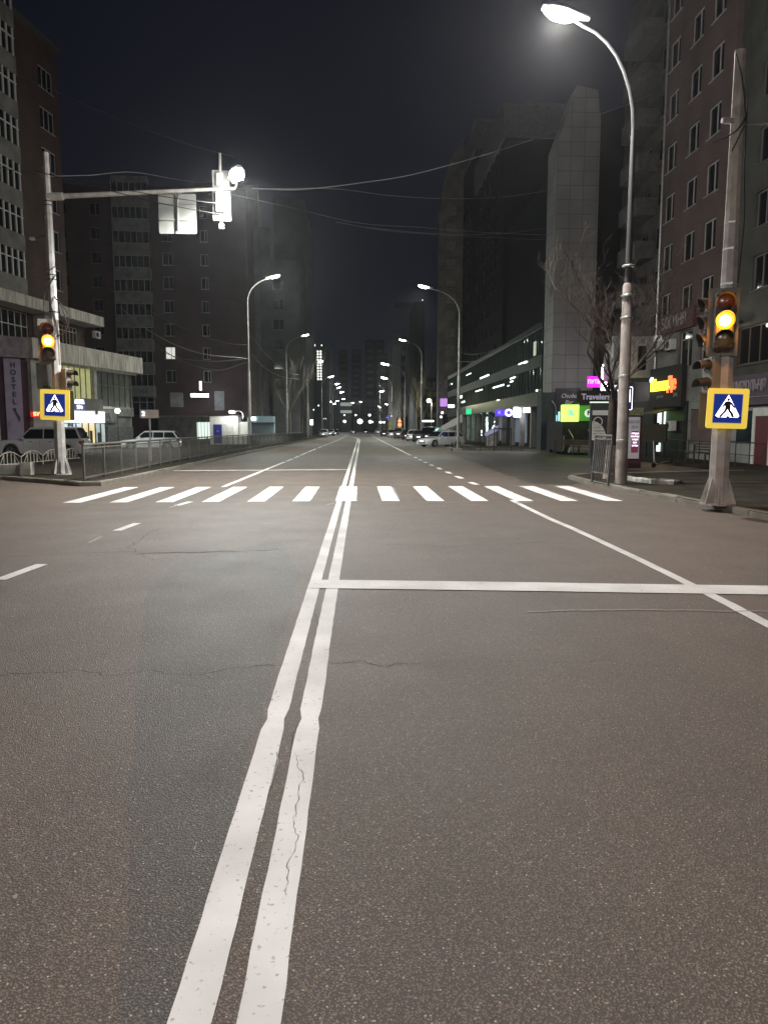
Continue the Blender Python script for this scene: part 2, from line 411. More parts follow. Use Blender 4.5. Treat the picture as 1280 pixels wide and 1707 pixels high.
# ---- pavements with kerbs
def pavement(poly, name='pavement', h=.13, kerb=.16, m=None, kerb_edges=None):
    P = [Vector((p[0], p[1], 0)) for p in poly]
    mb = MB(); mb.prism([(p.x, p.y) for p in P], h - .006); struct(mb.build(name, m or M_pave))
    return P
def kerb(poly, closed=False, h=.135, wd=.17, m=None, gap=1.0, name='kerb'):
    # individual stones about 1 m long, joined in one kerb run
    P = [Vector((p[0], p[1], 0)) for p in poly]; mb = MB(); rnd = random.Random(len(poly))
    for a, b in zip(P[:-1], P[1:]):
        L_ = (b - a).length; n = max(1, round(L_ / gap)); d = (b - a) / n; dn = d.normalized(); nr = Vector((-dn.y, dn.x, 0))
        for k in range(n):
            s = a + d * k + dn * .006; e = a + d * (k + 1) - dn * .006; hh = h + rnd.uniform(-.01, .008); j = nr * rnd.uniform(-.016, -.004)
            q = [s + j, e + j, e + j + nr * wd, s + j + nr * wd]; ch = nr * .025
            mb.add([(q[0].x, q[0].y, -.01), (q[1].x, q[1].y, -.01), (q[2].x, q[2].y, -.01), (q[3].x, q[3].y, -.01),
                    (q[0].x + ch.x, q[0].y + ch.y, hh), (q[1].x + ch.x, q[1].y + ch.y, hh), (q[2].x, q[2].y, hh), (q[3].x, q[3].y, hh),
                    (q[0].x, q[0].y, hh - .03), (q[1].x, q[1].y, hh - .03)],
                   [(0, 1, 9, 8), (8, 9, 5, 4), (4, 5, 6, 7), (2, 3, 7, 6), (0, 8, 4, 7, 3), (1, 2, 6, 5, 9)])
    return struct(mb.build(name, m or M_kerb))
# left pavement beyond the side street; kerb corner by the fence
LK = [(-60, 29), (-30, 27.2), (-16, 25.6), (-11.7, 24.8), (-9.5, 23.1), (-8.2, 22.0), (-7.62, 22.15), (-7.5, 24), (-7.5, 40), (-7.35, 70), (-6.6, 105), (-6.0, 140), (-7.5, 200), (-14, 300)]
pavement(LK + [(-60, 300)]); kerb(LK)
# left near corner (just out of frame) and right near pavement
NK = [(-60, 11), (-12, 9), (-8.2, 6.5), (-7.6, 3), (-7.6, -60)]
pavement([(-60, -60)] + NK); kerb(NK[::-1])
RK = [(7.6, -60), (7.6, 8), (7.62, 13), (7.42, 16), (7.3, 17.6), (7.05, 19.6), (6.95, 22)]
RKall = RK + [(7.05, 24.6), (7.9, 25.7), (14.5, 27.5)]
pavement(RKall + [(14.5, 52), (60, 52), (60, -60)])
kerb([(p[0], p[1]) for p in RKall][::-1])
# slightly raised planted island behind the lamp post, with whitewashed edging
M_wkerb = mat('whitewashed_kerb', (.62, .60, .55), rough=.85, noise=.6, nscale=6, col2=(.26, .25, .22))
isl = [G(1030, 797, .13), G(1060, 803, .13), G(1085, 806, .13), G(1123, 808, .13)]
kerb([(p.x, p.y) for p in isl], h=.25, wd=.14, m=M_wkerb, gap=.55, name='whitewashed_kerb')
ip = [(p.x, p.y) for p in isl] + [(isl[-1].x + .5, isl[-1].y + .6), (isl[-1].x + .2, isl[-1].y + 1.3), (isl[0].x + .3, isl[0].y + 1.6)]
kerb(ip[3:6], h=.22, wd=.13, gap=.6)
M_soil = mat('soil', (.075, .065, .05), rough=1, noise=.5, nscale=9, bump=.8, bscale=30)
mb = MB(); mb.prism([(p[0], p[1]) for p in ip], .05, base=.126); struct(mb.build('planting_soil', M_soil))
# right pavement beyond the side road
RK2 = [(15.5, 53.2), (12.5, 55.8), (8.2, 57.2), (7.6, 59.5), (7.6, 63), (10.4, 66), (10.8, 120), (9.5, 150)]
pavement(RK2 + [(60, 150), (60, 53.2)]); kerb(RK2[::-1])

# ================================================================== buildings
def wall_open(mb, x0, x1, z0, z1, ops, rev=.18, y=0.0):
    """front wall in the plane y with rectangular openings (cx, cz, w, h) and their reveals"""
    ops = [(a - w_ / 2, a + w_ / 2, b - h_ / 2, b + h_ / 2) for a, b, w_, h_ in ops]
    xs = sorted({x0, x1, *[o[0] for o in ops], *[o[1] for o in ops]}); zs = sorted({z0, z1, *[o[2] for o in ops], *[o[3] for o in ops]})
    xs = [x for x in xs if x0 - 1e-6 <= x <= x1 + 1e-6]; zs = [z for z in zs if z0 - 1e-6 <= z <= z1 + 1e-6]
    for i in range(len(xs) - 1):
        for j in range(len(zs) - 1):
            cx, cz = (xs[i] + xs[i + 1]) / 2, (zs[j] + zs[j + 1]) / 2
            if any(o[0] < cx < o[1] and o[2] < cz < o[3] for o in ops): continue
            mb.quad((xs[i], y, zs[j]), (xs[i + 1], y, zs[j]), (xs[i + 1], y, zs[j + 1]), (xs[i], y, zs[j + 1]))
    for a, b, c, d in ops:
        mb.quad((a, y, c), (a, y, d), (a, y + rev, d), (a, y + rev, c)); mb.quad((b, y, c), (b, y + rev, c), (b, y + rev, d), (b, y, d))
        mb.quad((a, y, d), (b, y, d), (b, y + rev, d), (a, y + rev, d)); mb.quad((a, y, c), (a, y + rev, c), (b, y + rev, c), (b, y, c))
def shell(mb, x0, x1, z0, z1, ops, depth, rev=.18):
    wall_open(mb, x0, x1, z0, z1, ops, rev)
    mb.quad((x1, 0, z0), (x1, depth, z0), (x1, depth, z1), (x1, 0, z1)); mb.quad((x0, depth, z0), (x0, 0, z0), (x0, 0, z1), (x0, depth, z1))
    mb.quad((x1, depth, z0), (x0, depth, z0), (x0, depth, z1), (x1, depth, z1)); mb.quad((x0, 0, z1), (x1, 0, z1), (x1, depth, z1), (x0, depth, z1))

WPROTO = {}
def window(parent, x, z, w_, h_, kind='two', y=.1, fm=None, gm=None, small=False, name='window'):
    """a window at its opening: frame mesh (part) with a pane (sub-part); repeats share mesh data"""
    key = (w_, h_, kind, fm.name if fm else '', gm.name if gm else '', small)
    if key not in WPROTO:
        f = MB(); t = .065 if w_ < 2.5 else .07; a, b = w_ / 2, h_ / 2
        f.box(-a, 0, -b, -a + t, .07, b); f.box(a - t, 0, -b, a, .07, b); f.box(-a + t, 0, -b, a - t, .07, -b + t); f.box(-a + t, 0, b - t, a - t, .07, b)
        if kind == 'two': f.box(.08, .002, -b + t, .08 + t, .068, b - t)
        if kind == 'small': f.box(-a + t, .002, .25 * h_, a - t, .068, .25 * h_ + t); f.box(0, .003, -b + t, t, .067, .25 * h_)
        if kind.startswith('n'):
            n = int(kind[1:])
            for k in range(1, n): f.box(-a + w_ * k / n - t / 2, .002, -b + t, -a + w_ * k / n + t / 2, .068, b - t)
        if kind.startswith('g'):
            n, q = int(kind[1]), int(kind[2])
            for k in range(1, n): f.box(-a + w_ * k / n - t / 2, .002, -b + t, -a + w_ * k / n + t / 2, .068, b - t)
            for k in range(1, q): f.box(-a + t, .003, -b + h_ * k / q - t / 2, a - t, .067, -b + h_ * k / q + t / 2)
        f.box(-a - .05, -.16, -b - .05, a + .05, 0, -b - .015)
        fo = f.build(name, fm or M_white_frame)
        if not small:
            p = MB(); p.quad((-a + .03, .035, -b + .03), (a - .03, .035, -b + .03), (a - .03, .035, b - .03), (-a + .03, .035, b - .03))
            po = p.build('pane', gm or M_glass, fo)
        WPROTO[key] = fo
        fo.parent = parent; fo.location = (x, y, z); return fo
    c = WPROTO[key].copy(); COL.objects.link(c); c.parent = parent; c.location = (x, y, z)
    for ch in kids(WPROTO[key]):
        d = ch.copy(); COL.objects.link(d); d.parent = c
    return c
def relit(fo, m):
    for ch in kids(fo):
        ch.data = ch.data.copy(); ch.data.materials[0] = m

M_pinkbrick = brick_mat('pink_brick', (.185, .125, .115), (.155, .105, .10), (.12, .105, .10), 1, .26, .085, .008)
M_redbrick = brick_mat('red_brick', (.130, .078, .068), (.105, .062, .055), (.085, .068, .062), 1, .26, .085, .008)
M_tile = brick_mat('pale_wall_tiles', (.34, .34, .33), (.31, .31, .30), (.16, .16, .155), 1, .95, .98, .022, rough=.5, noise=.2, off=0)
M_plaster = mat('grey_plaster', (.27, .26, .245), rough=.9, noise=.3, nscale=1.2, bump=.3)
M_plasterlight = mat('light_plaster', (.42, .41, .38), rough=.85, noise=.25, nscale=1.5, bump=.3)
M_panel = brick_mat('concrete_panels', (.20, .195, .185), (.185, .18, .17), (.09, .088, .085), 1, 3.2, 2.75, .05, rough=.9, noise=.3, off=0)
M_darkpanel = brick_mat('dark_green_panels', (.028, .034, .033), (.025, .030, .030), (.015, .017, .017), 1, 1.2, 2.8, .04, rough=.6, noise=.3, off=0)
M_greenglass = mat('green_tinted_glass', (.014, .03, .025), rough=.07, spec=1.0, noise=.3, nscale=.4)
M_parapet = mat('ribbed_parapet', (.66, .61, .55), rough=.85, noise=.45, nscale=2.2, bump=.5, streak=True)
M_purple = mat('dark_maroon_cladding', (.075, .022, .045), rough=.6, noise=.35, nscale=.8)
M_lilac = mat('lilac_banner', (.42, .36, .50), rough=.6, noise=.12, nscale=2)
M_shopdark = mat('dark_shop_cladding', (.022, .023, .025), rough=.75, noise=.3)

# ---------- right: pink brick tower
RT = -R(90)
def apartment(name, label, loc, rotz, W, H, D, ops, wallm, group=None, cat='building', rev=.18):
    t = thing(name, label, cat, loc, rotz, group)
    mb = MB(); shell(mb, 0, W, 0, H, [o[:4] for o in ops], D, rev); mb.build('wall', wallm, t)
    return t
Y0 = 43.1
ops = []
for r_ in range(9):
    for cx_ in (.9, 3.6, 5.9): ops.append((cx_, 8.35 + 2.7 * r_, 1.35, 1.45))
tA = apartment('apartment_building', 'tall pink brick apartment tower with white windows above the yellow and orange lit shop sign', (17.3, Y0, .13), RT, 7.8, 33, 12,
               ops + [(3.9, 5.75, 1.7, 1.9), (6.3, 5.75, 1.5, 1.9)], M_pinkbrick)
for o in ops: window(tA, o[0], o[1], 1.35, 1.45, 'two')
window(tA, 3.9, 5.75, 1.7, 1.9, 'small'); window(tA, 6.3, 5.75, 1.5, 1.9, 'small')
mb = MB(); wall_open(mb, 0, 7.8, 3.0, 6.75, [(3.9, 5.75, 1.7, 1.9), (6.3, 5.75, 1.5, 1.9)], .06, y=-.06); mb.quad((0, -.06, 6.75), (7.8, -.06, 6.75), (7.8, 0, 6.75), (0, 0, 6.75)); mb.build('plaster_band', M_plaster, tA)
mb = MB(); mb.tube([(.12, -.12, 3.2), (.12, -.12, 32.6)], .06, 8); mb.build('downpipe', M_gal, tA)
mb = MB(); mb.box(-.15, -.3, 33.0, 7.95, 12.1, 33.35); mb.build('roof', M_concrete, tA)
# dark shopfront under it
mb = MB(); mb.use(M_shopdark); mb.box(0, -.32, 2.75, 4.3, -.063, 4.95); mb.use(M_shopdark).box(4.3, -.14, 0, 4.6, -.004, 2.98); mb.box(0, -.14, 0, .3, -.004, 2.75); mb.build('sign_fascia', None, tA)
mb = MB(); mb.box(.3, -.02, .0, 4.3, -.003, 2.74); mb.build('shopfront_glass', mat('dull_glass', (.015, .016, .016), rough=.4, spec=.3), tA)
M_lit1 = emis('lit_doorway', (.75, .95, .85), 1.6)
mb = MB(); mb.box(.75, -.1, .25, 1.15, -.03, 2.5); mb.box(1.65, -.1, 1.0, 1.75, -.03, 2.6); mb.box(1.9, -.09, 1.3, 1.98, -.03, 1.7); mb.build('lit_door_frame', M_lit1, tA)
mb = MB(); mb.box(.82, -.13, .6, 1.08, -.1, 1.9); mb.build('door_pane', M_glass, tA)
mb = MB(); mb.add([(1.2, -.1, 2.65), (3.6, -.1, 2.65), (3.6, -1.3, 2.35), (1.2, -1.3, 2.35), (1.2, -.1, 2.72), (3.6, -.1, 2.72), (3.6, -1.3, 2.42), (1.2, -1.3, 2.42)], [(0,1,2,3),(7,6,5,4),(0,4,5,1),(1,5,6,2),(2,6,7,3),(3,7,4,0)]); mb.build('awning', M_dark, tA)
mb = MB(); wall_open(mb, 4.6, 7.8, 0, 3.0, [(6.2, 1.7, 2.6, 1.7)], .1, y=-.05); mb.build('shop_wall', M_tile, tA)
window(tA, 6.2, 1.7, 2.6, 1.7, 'g23', y=.03, fm=mat('dark_green_frame', (.05, .09, .08), rough=.5), gm=mat('teal_glass', (.01, .035, .03), rough=.08, emit=(.1, .5, .4), estr=.02))

def ac_unit(x, z, parent_frame, loc, rotz, label, group='air conditioners on the right facade'):
    t = thing('air_conditioner', label, 'air conditioner', loc, rotz, group)
    mb = MB(); mb.box(-.4, -.34, -.28, .4, -.04, .28); mb.build('casing', M_white, t, bevel=.02)
    mb = MB(); mb.lathe([(.21, 0), (.21, .02), (.05, .03)], 16, Matrix.Translation((-.08, -.34, 0)) @ Matrix.Rotation(R(90), 4, 'X')); mb.build('fan_grille', M_dark, t)
    parts('bracket', [(-.35, -.3, -.36, -.3, -.04, -.29), (.3, -.3, -.36, .35, -.04, -.29)], M_dark, t)
    return t
def onA(x, y, z): return (17.3 + y, Y0 - x, z + .13)
for (x, z), lb in (((2.55, 6.1), 'white air conditioner left of the upper window under the red name board'), ((.9, 6.25), 'white air conditioner above the dark window over the yellow sign'), ((3.0, 1.7), 'white air conditioner beside the dark shop doorway')):
    ac_unit(0, 0, None, onA(x, -.08, z), RT, lb)

def box_sign(name, label, cat, loc, rotz, w_, h_, d_, m, edge=None):
    t = thing(name, label, cat, loc, rotz)
    mb = MB(); mb.box(-w_ / 2, -d_, -h_ / 2, w_ / 2, 0, h_ / 2); mb.build('board', m, t, bevel=.015)
    return t
# yellow / orange lit sign
M_ylw = emis('neon_yellow', (1.0, .85, .05), 2.3); M_org = emis('neon_orange', (1.0, .18, .05), 2.2)
t = thing('shop_sign', 'glowing yellow and orange lettering with a white crown over the dark shop door', 'sign', onA(1.9, -.33, 3.95), RT)
lettering('Шатен', .92, M_ylw, t, (-.35, -.04, 0), bold=.008, sx=.86, depth=.04, spacing=1.06)
lettering('Де', 1.0, M_org, t, (1.22, -.04, .02), bold=.012, sx=.8, depth=.04)
mb = MB(); mb.prism([(-1.75, .25), (-1.45, .33), (-1.3, .5), (-1.6, .55), (-1.8, .42)], .04, 'y', -.06); mb.build('crown_light', emis('neon_white', (1, .95, .9), 2.2), t)
lettering('BAR', .3, mat('dim_letter', (.35, .34, .33), rough=.6), t, (1.75, -.02, -.6), depth=.01)
lettering('для вас', .26, MATS['dim_letter'], t, (-.3, -.02, -.62), depth=.01)
lightobj('AREA', (.2, -.25, 0), 22, (1, .7, .2), t, (R(-90), 0, 0), size=(2.4, .6))
# red name board above
M_redboard = mat('dark_red_board', (.11, .03, .04), rough=.6, noise=.2)
t = box_sign('name_board', 'dark red board with pale Cyrillic letters high on the brick tower', 'sign', onA(2.9, -.03, 7.3), RT, 4.2, 1.05, .18, M_redboard)
lettering('БОГИНЯ', .82, mat('pale_letter', (.42, .38, .40), rough=.6), t, (-.25, -.2, 0), bold=.012, sx=.95)

# ---------- far right dark section with the barber shop
ops = [(2.3, 5.3, 2.7, 1.7), (5.8, 5.3, 2.7, 1.7)] + [(3.4, 8.4 + 2.7 * k, 2.9, 1.5) for k in range(9)] + [(7.6, 8.4 + 2.7 * k, 1.4, 1.5) for k in range(9)]
tB = apartment('apartment_building', 'dark apartment block at the right edge above the purple barber shop sign', (17.55, 35.3, .13), RT, 14, 33, 12, ops, mat('shaded_plaster', (.085, .088, .08), rough=.9, noise=.3, nscale=.8, bump=.3))  # wall colour darkened to hold the shade of this recessed section
window(tB, 2.3, 5.3, 2.7, 1.7, 'n3', fm=mat('brown_frame', (.09, .07, .05), rough=.5)); window(tB, 5.8, 5.3, 2.7, 1.7, 'n3', fm=MATS['brown_frame'])
for k in range(9):
    window(tB, 3.4, 8.4 + 2.7 * k, 2.9, 1.5, 'n4', fm=mat('grey_frame', (.16, .16, .16), rough=.5)); window(tB, 7.6, 8.4 + 2.7 * k, 1.4, 1.5, 'two', fm=MATS['grey_frame'])
mb = MB(); mb.box(-.05, -.12, .0, 14, -.004, 2.5); mb.build('shopfront', M_tile, tB)
M_prplboard = mat('purple_sign_board', (.11, .08, .115), rough=.6, noise=.15)
mb = MB(); mb.box(.2, -.2, 2.95, 8.5, -.125, 3.9) if False else mb.box(.2, -.2, 2.6, 8.5, -.005, 3.95); mb.build('fascia', M_prplboard, tB)
mb = MB(); mb.box(1.6, -.16, .9, 3.0, -.125, 2.35); mb.build('shop_window', mat('blue_glass', (.01, .02, .03), rough=.06), tB)
mb = MB(); mb.box(3.05, -.22, .0, 3.25, -.125, 2.45); mb.box(3.25, -.22, 2.1, 4.4, -.125, 2.45); mb.box(4.4, -.22, 0, 4.6, -.125, 2.45); mb.build('door_frame', M_white, tB)
mb = MB(); mb.box(3.25, -.17, 0, 4.4, -.126, 2.1); mb.build('door', mat('maroon_door', (.12, .015, .02), rough=.5), tB)
t = thing('barber_sign', 'pale raised Cyrillic letters on the purple fascia at the right edge', 'sign', (17.34, 32.9, 3.42), RT)
lettering('ЦИРЮЛЬНЯ', .66, mat('lilac_letter', (.40, .34, .38), rough=.6), t, (-1.2, -.02, .12), align='LEFT', sx=.72, bold=.012)
mb = MB(); mb.box(-1.2, -.04, -.36, 4.5, 0, -.33); mb.build('underline', MATS['lilac_letter'], t)
t = thing('round_emblem', 'round scissors emblem left of the purple barber lettering', 'sign', (17.34, 34.55, 3.35), RT)
mb = MB(); mb.lathe([(.46, 0), (.46, .05), (.40, .05), (.38, .02)], 28, Matrix.Rotation(R(90), 4, 'X')); mb.build('ring', MATS['lilac_letter'], t)
mb = MB(); mb.tube([(-.14, -.06, .28), (.1, -.06, -.2)], .025, 6); mb.tube([(.14, -.06, .28), (-.1, -.06, -.2)], .025, 6); mb.build('scissors', MATS['lilac_letter'], t)
t = thing('wall_lamp', 'small bright floodlight above the barber shop window, right edge', 'lamp', (17.3, 33.6, 6.45), RT)
mb = MB(); mb.box(-.22, -.3, -.06, .22, -.02, .06); mb.build('casing', M_dark, t); mb = MB(); mb.box(-.2, -.33, -.05, .2, -.301, .03); mb.build('lens', emis('flood_lens', (1, .97, .9), 8), t)
lightobj('POINT', (0, -.5, -.1), 14, (1, .9, .75), t, radius=.1)
t = thing('planter_railing', 'low dark steel railing in front of the shops at the right edge', 'railing', (15.6, 36.8, .13), RT)
mb = MB()
for k in range(9): mb = MB(); mb.tube([(k * 1.1, 0, 0), (k * 1.1, 0, 1.0)], .025, 6); mb.build('post', M_dark, t)
mb = MB(); mb.tube([(0, 0, 1.0), (8.8, 0, 1.0)], .028, 6); mb.tube([(0, 0, .5), (8.8, 0, .5)], .02, 6); mb.build('rail', M_dark, t)

# ---------- back block with the bay and the tiled fin (beside the green shop sign)
ops = [(2 + 2.6 * c, 8.4 + 2.75 * r_, 1.5, 1.5) for r_ in range(8) for c in range(4)]
tC = apartment('apartment_building', 'recessed dark apartment wing behind the bare tree between tiled fin and brick tower', (19.5, 56.2, .13), RT, 13.2, 31, 10, ops, mat('dim_brown_plaster', (.105, .098, .092), rough=.9, noise=.3, nscale=.9, bump=.3))
for o in ops: window(tC, o[0], o[1], 1.5, 1.5, 'two', small=False, fm=MATS['grey_frame'])
parts('balcony', [(3.2, -1.3, 7.2 + 2.75 * r_, 6.6, -.004, 8.3 + 2.75 * r_) for r_ in range(8)], mat('dim_balcony', (.15, .145, .14), rough=.9, noise=.25), tC)
mb = MB(); mb.box(8.0, -3.6, 4.55, 12.3, -.004, 6.95); mb.build('bay', mat('pale_bay_cladding', (.50, .50, .48), rough=.7, noise=.3, nscale=3), tC)
mb = MB(); mb.box(12.302, -3.0, 5.0, 12.33, -2.5, 6.4); mb.build('bay_window', M_glass, tC)
mb = MB(); mb.box(.3, -2.2, 0, 12.9, -.004, 3.2); mb.build('ground_floor', M_shopdark, tC)
t = thing('tiled_fin', 'tall slab of pale square wall tiles rising behind the green shop sign', 'building', (14.05, 54, .13))
mb = MB(); mb.prism([(0, 0), (3.0, 0), (3.0, 23.0), (2.75, 25.0), (1.3, 25.3), (0, 21.5)], 2.6, 'y'); mb.build('wall', M_tile, t)
mb = MB(); mb.box(2.9, .4, 0, 3.1, .6, 24); mb.build('drainpipe', M_dark, t)
# dark fascia and shop at foot of fin, script sign
t = thing('bar_front', 'dark teal bar front with white script at the foot of the tiled fin', 'shop', (13.0, 52.6, .13))
mb = MB(); mb.box(0, 0, 0, 3.2, 1.35, 4.1); mb.build('wall', mat('teal_cladding', (.035, .05, .055), rough=.6, noise=.25), t)
mb = MB(); mb.box(.95, -.06, 2.75, 2.75, -.004, 4.4); mb.build('fascia', mat('navy_board', (.012, .015, .022), rough=.5), t)
lettering('Osoba', .42, M_white, t, (1.9, -.08, 3.85), shear=.35); lettering('Bar', .42, M_white, t, (1.9, -.08, 3.4), shear=.35)
mb = MB(); mb.box(1.2, -.05, 1.9, 1.32, -.003, 2.9); mb.box(1.05, -.05, 1.9, 1.12, -.003, 2.5); mb.build('window_light', emis('cyan_strip', (.5, .95, 1), .9), t)
mb = MB(); mb.tube(catmull([(.7, -.1, 3.5), (.95, -.12, 3.1), (1.0, -.1, 2.4)], 6), .035, 6); mb.build('tube_ornament', M_gal, t)
# green shop fascia
M_green = emis('green_fascia', (.10, .42, .05), .42); M_greenb = emis('green_lightbox', (.62, 1.0, .18), 1.3)
t = thing('green_shop_front', 'shop front with bright green fascia and round F logo', 'shop', (13.25, 48.2, .13))
mb = MB(); mb.box(.1, .1, 0, 3.9, 4.2, 2.05); mb.build('wall', M_shopdark, t)
mb = MB(); mb.box(1.1, -.1, 2.05, 4.1, .35, 3.05); mb.build('fascia', M_green, t)
mb = MB(); mb.box(0, -.3, 2.0, 1.06, .3, 3.1); mb.build('light_box', M_greenb, t, bevel=.04)
mb = MB(); mb.lathe([(.25, 0), (.25, .02)], 24, Matrix.Translation((1.72, -.1, 2.55)) @ Matrix.Rotation(R(90), 4, 'X')); mb.build('logo_disc', emis('pale_disc', (.85, 1, .85), .8), t)
lettering('F', .42, mat('navy_letter', (.005, .015, .03), rough=.5), t, (1.72, -.14, 2.55), bold=.02); lettering('F', .62, MATS['navy_letter'], t, (2.08, -.12, 2.55), bold=.03, align='LEFT')
lettering('%', .5, emis('cyan_mark', (.1, .75, .8), .8), t, (.53, -.32, 2.55), bold=.01)
mb = MB(); mb.box(1.0, -.5, 3.1, 4.2, .6, 3.22); mb.build('canopy', M_dark, t)
parts('step', [(.3 + k * .12, -.9 + k * .3, 0, 3.2, -.6 + k * .3 - .003, .14 * (k + 1)) for k in range(4)], M_concrete, t)
mb = MB(); mb.tube([(.5, -1, .1), (.5, -1, 1.0), (.5, .1, 1.5)], .03, 6); mb.tube([(1.8, -1, .1), (1.8, -1, 1.0), (1.8, .1, 1.5)], .03, 6); mb.build('handrail', M_gal, t)
lightobj('AREA', (.5, -.4, 2.5), 6, (.5, 1, .2), t, (R(-90), 0, 0), size=(1, 1))
lightobj('AREA', (2.6, -.3, 2.0), 4, (.3, 1, .2), t, (0, 0, 0), size=(3, .3))
t = thing('cafe_sign', 'pale raised lettering on a dark board above the green fascia', 'sign', (15.35, 48.0, 3.72))
mb = MB(); mb.box(-1.2, 0, -.36, 1.9, .1, .42); mb.build('board', mat('dark_board', (.03, .032, .045), rough=.5), t)
lettering('Travelers', .52, emis('dim_lavender', (.55, .52, .65), .35), t, (-.9, -.03, 0), align='LEFT', bold=.012, sx=.95)
t = thing('led_display', 'small glowing magenta display over the dark cafe board', 'sign', (15.55, 49, 4.75))
mb = MB(); mb.box(-.42, 0, -.36, .42, .12, .36); mb.build('screen', emis('magenta_led', (.85, .02, .75), 1.1), t, bevel=.03)
lettering('ПУТЬ', .36, emis('pink_letter', (1, .35, .9), 2.2), t, (0, -.03, 0), bold=.01, sx=.85)
lightobj('POINT', (0, -.4, 0), 8, (1, .1, .8), t)
t = thing('tube_lamp', 'bright white vertical light column right of the magenta display', 'lamp', (16.45, 49.6, 5.0))
mb = MB(); mb.lathe([(.1, -.95), (.21, -.85), (.21, .85), (.1, .95)], 16); mb.build('tube', emis('white_tube', (1, .97, 1), 9), t, smooth=True)
mb = MB(); mb.box(-.06, .15, -1.3, .06, .3, 1.2); mb.build('bracket', M_dark, t)
lightobj('POINT', (0, -.5, 0), 130, (1, .96, 1), t, radius=.3)
t = thing('projecting_sign', 'small white lit plate under the bright light column', 'sign', (17.1, 49.2, 4.2))
mb = MB(); mb.box(-.3, 0, -.5, .35, .15, .35); mb.build('plate', emis('plate_white', (.9, .92, 1), .5), t)

# ---------- right: long glass-fronted podium (facade recedes along the street)
tD = thing('glass_building', 'low green glass office front stretching down the right side of the street', 'building', (14, 117, .13), RT)
mb = MB(); mb.use(mat('green_spandrel', (.016, .030, .026), rough=.4, noise=.3, nscale=1))
W = 60
for z0, z1 in ((3.3, 4.4), (6.3, 7.2), (9.1, 9.6)): mb.box(0, 0, z0, W, .3, z1)
mb.use(M_shopdark).box(0, 2.0, 0, W, 14, 3.3); mb.use(MATS['green_spandrel']).box(0, .3, 3.3, W, 14, 9.1)
mb.build('wall', None, tD)
rnd = random.Random(5); mb = MB()
for z0, z1 in ((4.4, 6.3), (7.2, 9.1)):
    for k in range(50):
        a = k * 1.2; tx, tz = rnd.uniform(-.022, .022), rnd.uniform(-.06, .05); yy = .12
        mb.quad((a + .04, yy - tx, z0), (a + 1.16, yy + tx, z0), (a + 1.16, yy + tx + tz, z1), (a + .04, yy - tx + tz, z1))
mb.build('glazing', M_greenglass, tD)
parts('mullion', [(k * 1.2 - .035, .0, 4.4, k * 1.2 + .035, .2, 9.1) for k in range(51)], mat('mullion', (.05, .065, .058), rough=.4, metal=.4), tD)
parts('column', [(k * 4 - .2, .2, 0, k * 4 + .2, .6, 3.3) for k in range(16)], M_plaster, tD)
M_shopwarm = emis('shop_interior', (.55, .95, .85), .9); M_shopdim = emis('shop_interior_dim', (.35, .4, .5), .16)
mb = MB(); mb.box(22, 1.9, .3, 27, 1.98, 3.0); mb.build('shop_window', M_shopwarm, tD)
parts('shop_window', [(30, 1.9, .2, 36, 1.98, 2.9), (40.5, 1.9, .2, 47, 1.98, 2.9)], M_shopdim, tD)
mb = MB(); rnd = random.Random(8)
for k in range(60):
    a, z = rnd.uniform(21.5, 31), rnd.uniform(.3, 2.9); mb.box(a, 1.82, z, a + .1, 1.88, z + .1)
fo = mb.build('fairy_lights', emis('fairy', (.8, 1, .95), 9), tD); fo['kind'] = 'stuff'
def onX(u, v, X):
    q = ray(u, v); k = X / q[0]; return Vector((X, q[1] * k, HCAM + q[2] * k))
bx = []
for u, v, ln, th in ((806, 628, 6, .16), (797, 651, 5, .12), (829, 644, 6, .14), (853, 630, 2.4, .13), (851, 636, 1.4, .13), (869, 605, 3.0, .10), (875, 604, 1.2, .12), (766, 662, 4, .35), (771, 670, 3, .2), (829, 667, 1.6, .10), (893, 651, .6, .14), (780, 624, 4, .1), (846, 643, 1.0, .08)):
    p = onX(u, v, 13.93); x_ = 117 - p.y; bx.append((x_ - ln / 2, -.012, p.z - .13 - th / 2, x_ + ln / 2, .0, p.z - .13 + th / 2))
parts('glass_glint', bx, emis('glint_glow', (.85, 1, .93), 3.0), tD)  # glowing strips on the opaque glass, standing for reflections and lights inside
parts('lit_office_window', [(57.3, -.01, 7.3, 58.2, .0, 8.4)], emis('office_win', (.5, .55, .42), .6), tD)
mb = MB(); mb.box(56.5, 1.0, .3, 59.0, 1.05, 3.0); mb.build('dark_glazing', M_glass, tD)
mb = MB()
for k in range(16): mb.box(57.0 + rnd.uniform(-.5, 1.5), .9, .5 + k * .15, 57.05 + rnd.uniform(0, 1.5), .96, .55 + k * .15)
mb.build('door_lights', emis('door_lights', (1, .9, .75), .8), tD)
# lit blade signs in a row along the podium
def blade(name, label, u, v, Y, w_, h_, m, disc=None):
    p = AT(u, v, Y); t = thing(name, label, 'sign', p, 0, 'lit signs along the glass front')
    mb = MB(); mb.box(-w_ / 2, -.08, -h_ / 2, w_ / 2, .08, h_ / 2); mb.build('light_box', m, t, bevel=.02); return t
M_wsign = emis('white_lightbox', (.93, .95, 1), 3.2)
t = blade('blade_sign', 'blue lit sign with a white ring, left of the glaring white box', 840, 688, 68, 1.6, .62, emis('blue_lightbox', (.09, .04, .8), 1.1))
mb = MB(); mb.lathe([(.34, 0), (.34, .05), (.2, .05), (.2, 0)], 28, Matrix.Translation((.4, -.09, 0)) @ Matrix.Rotation(R(90), 4, 'X'), close=False); mb.build('ring', M_wsign, t)
lettering('К', .4, emis('lav', (.45, .4, 1), 1.5), t, (-.45, -.1, 0))
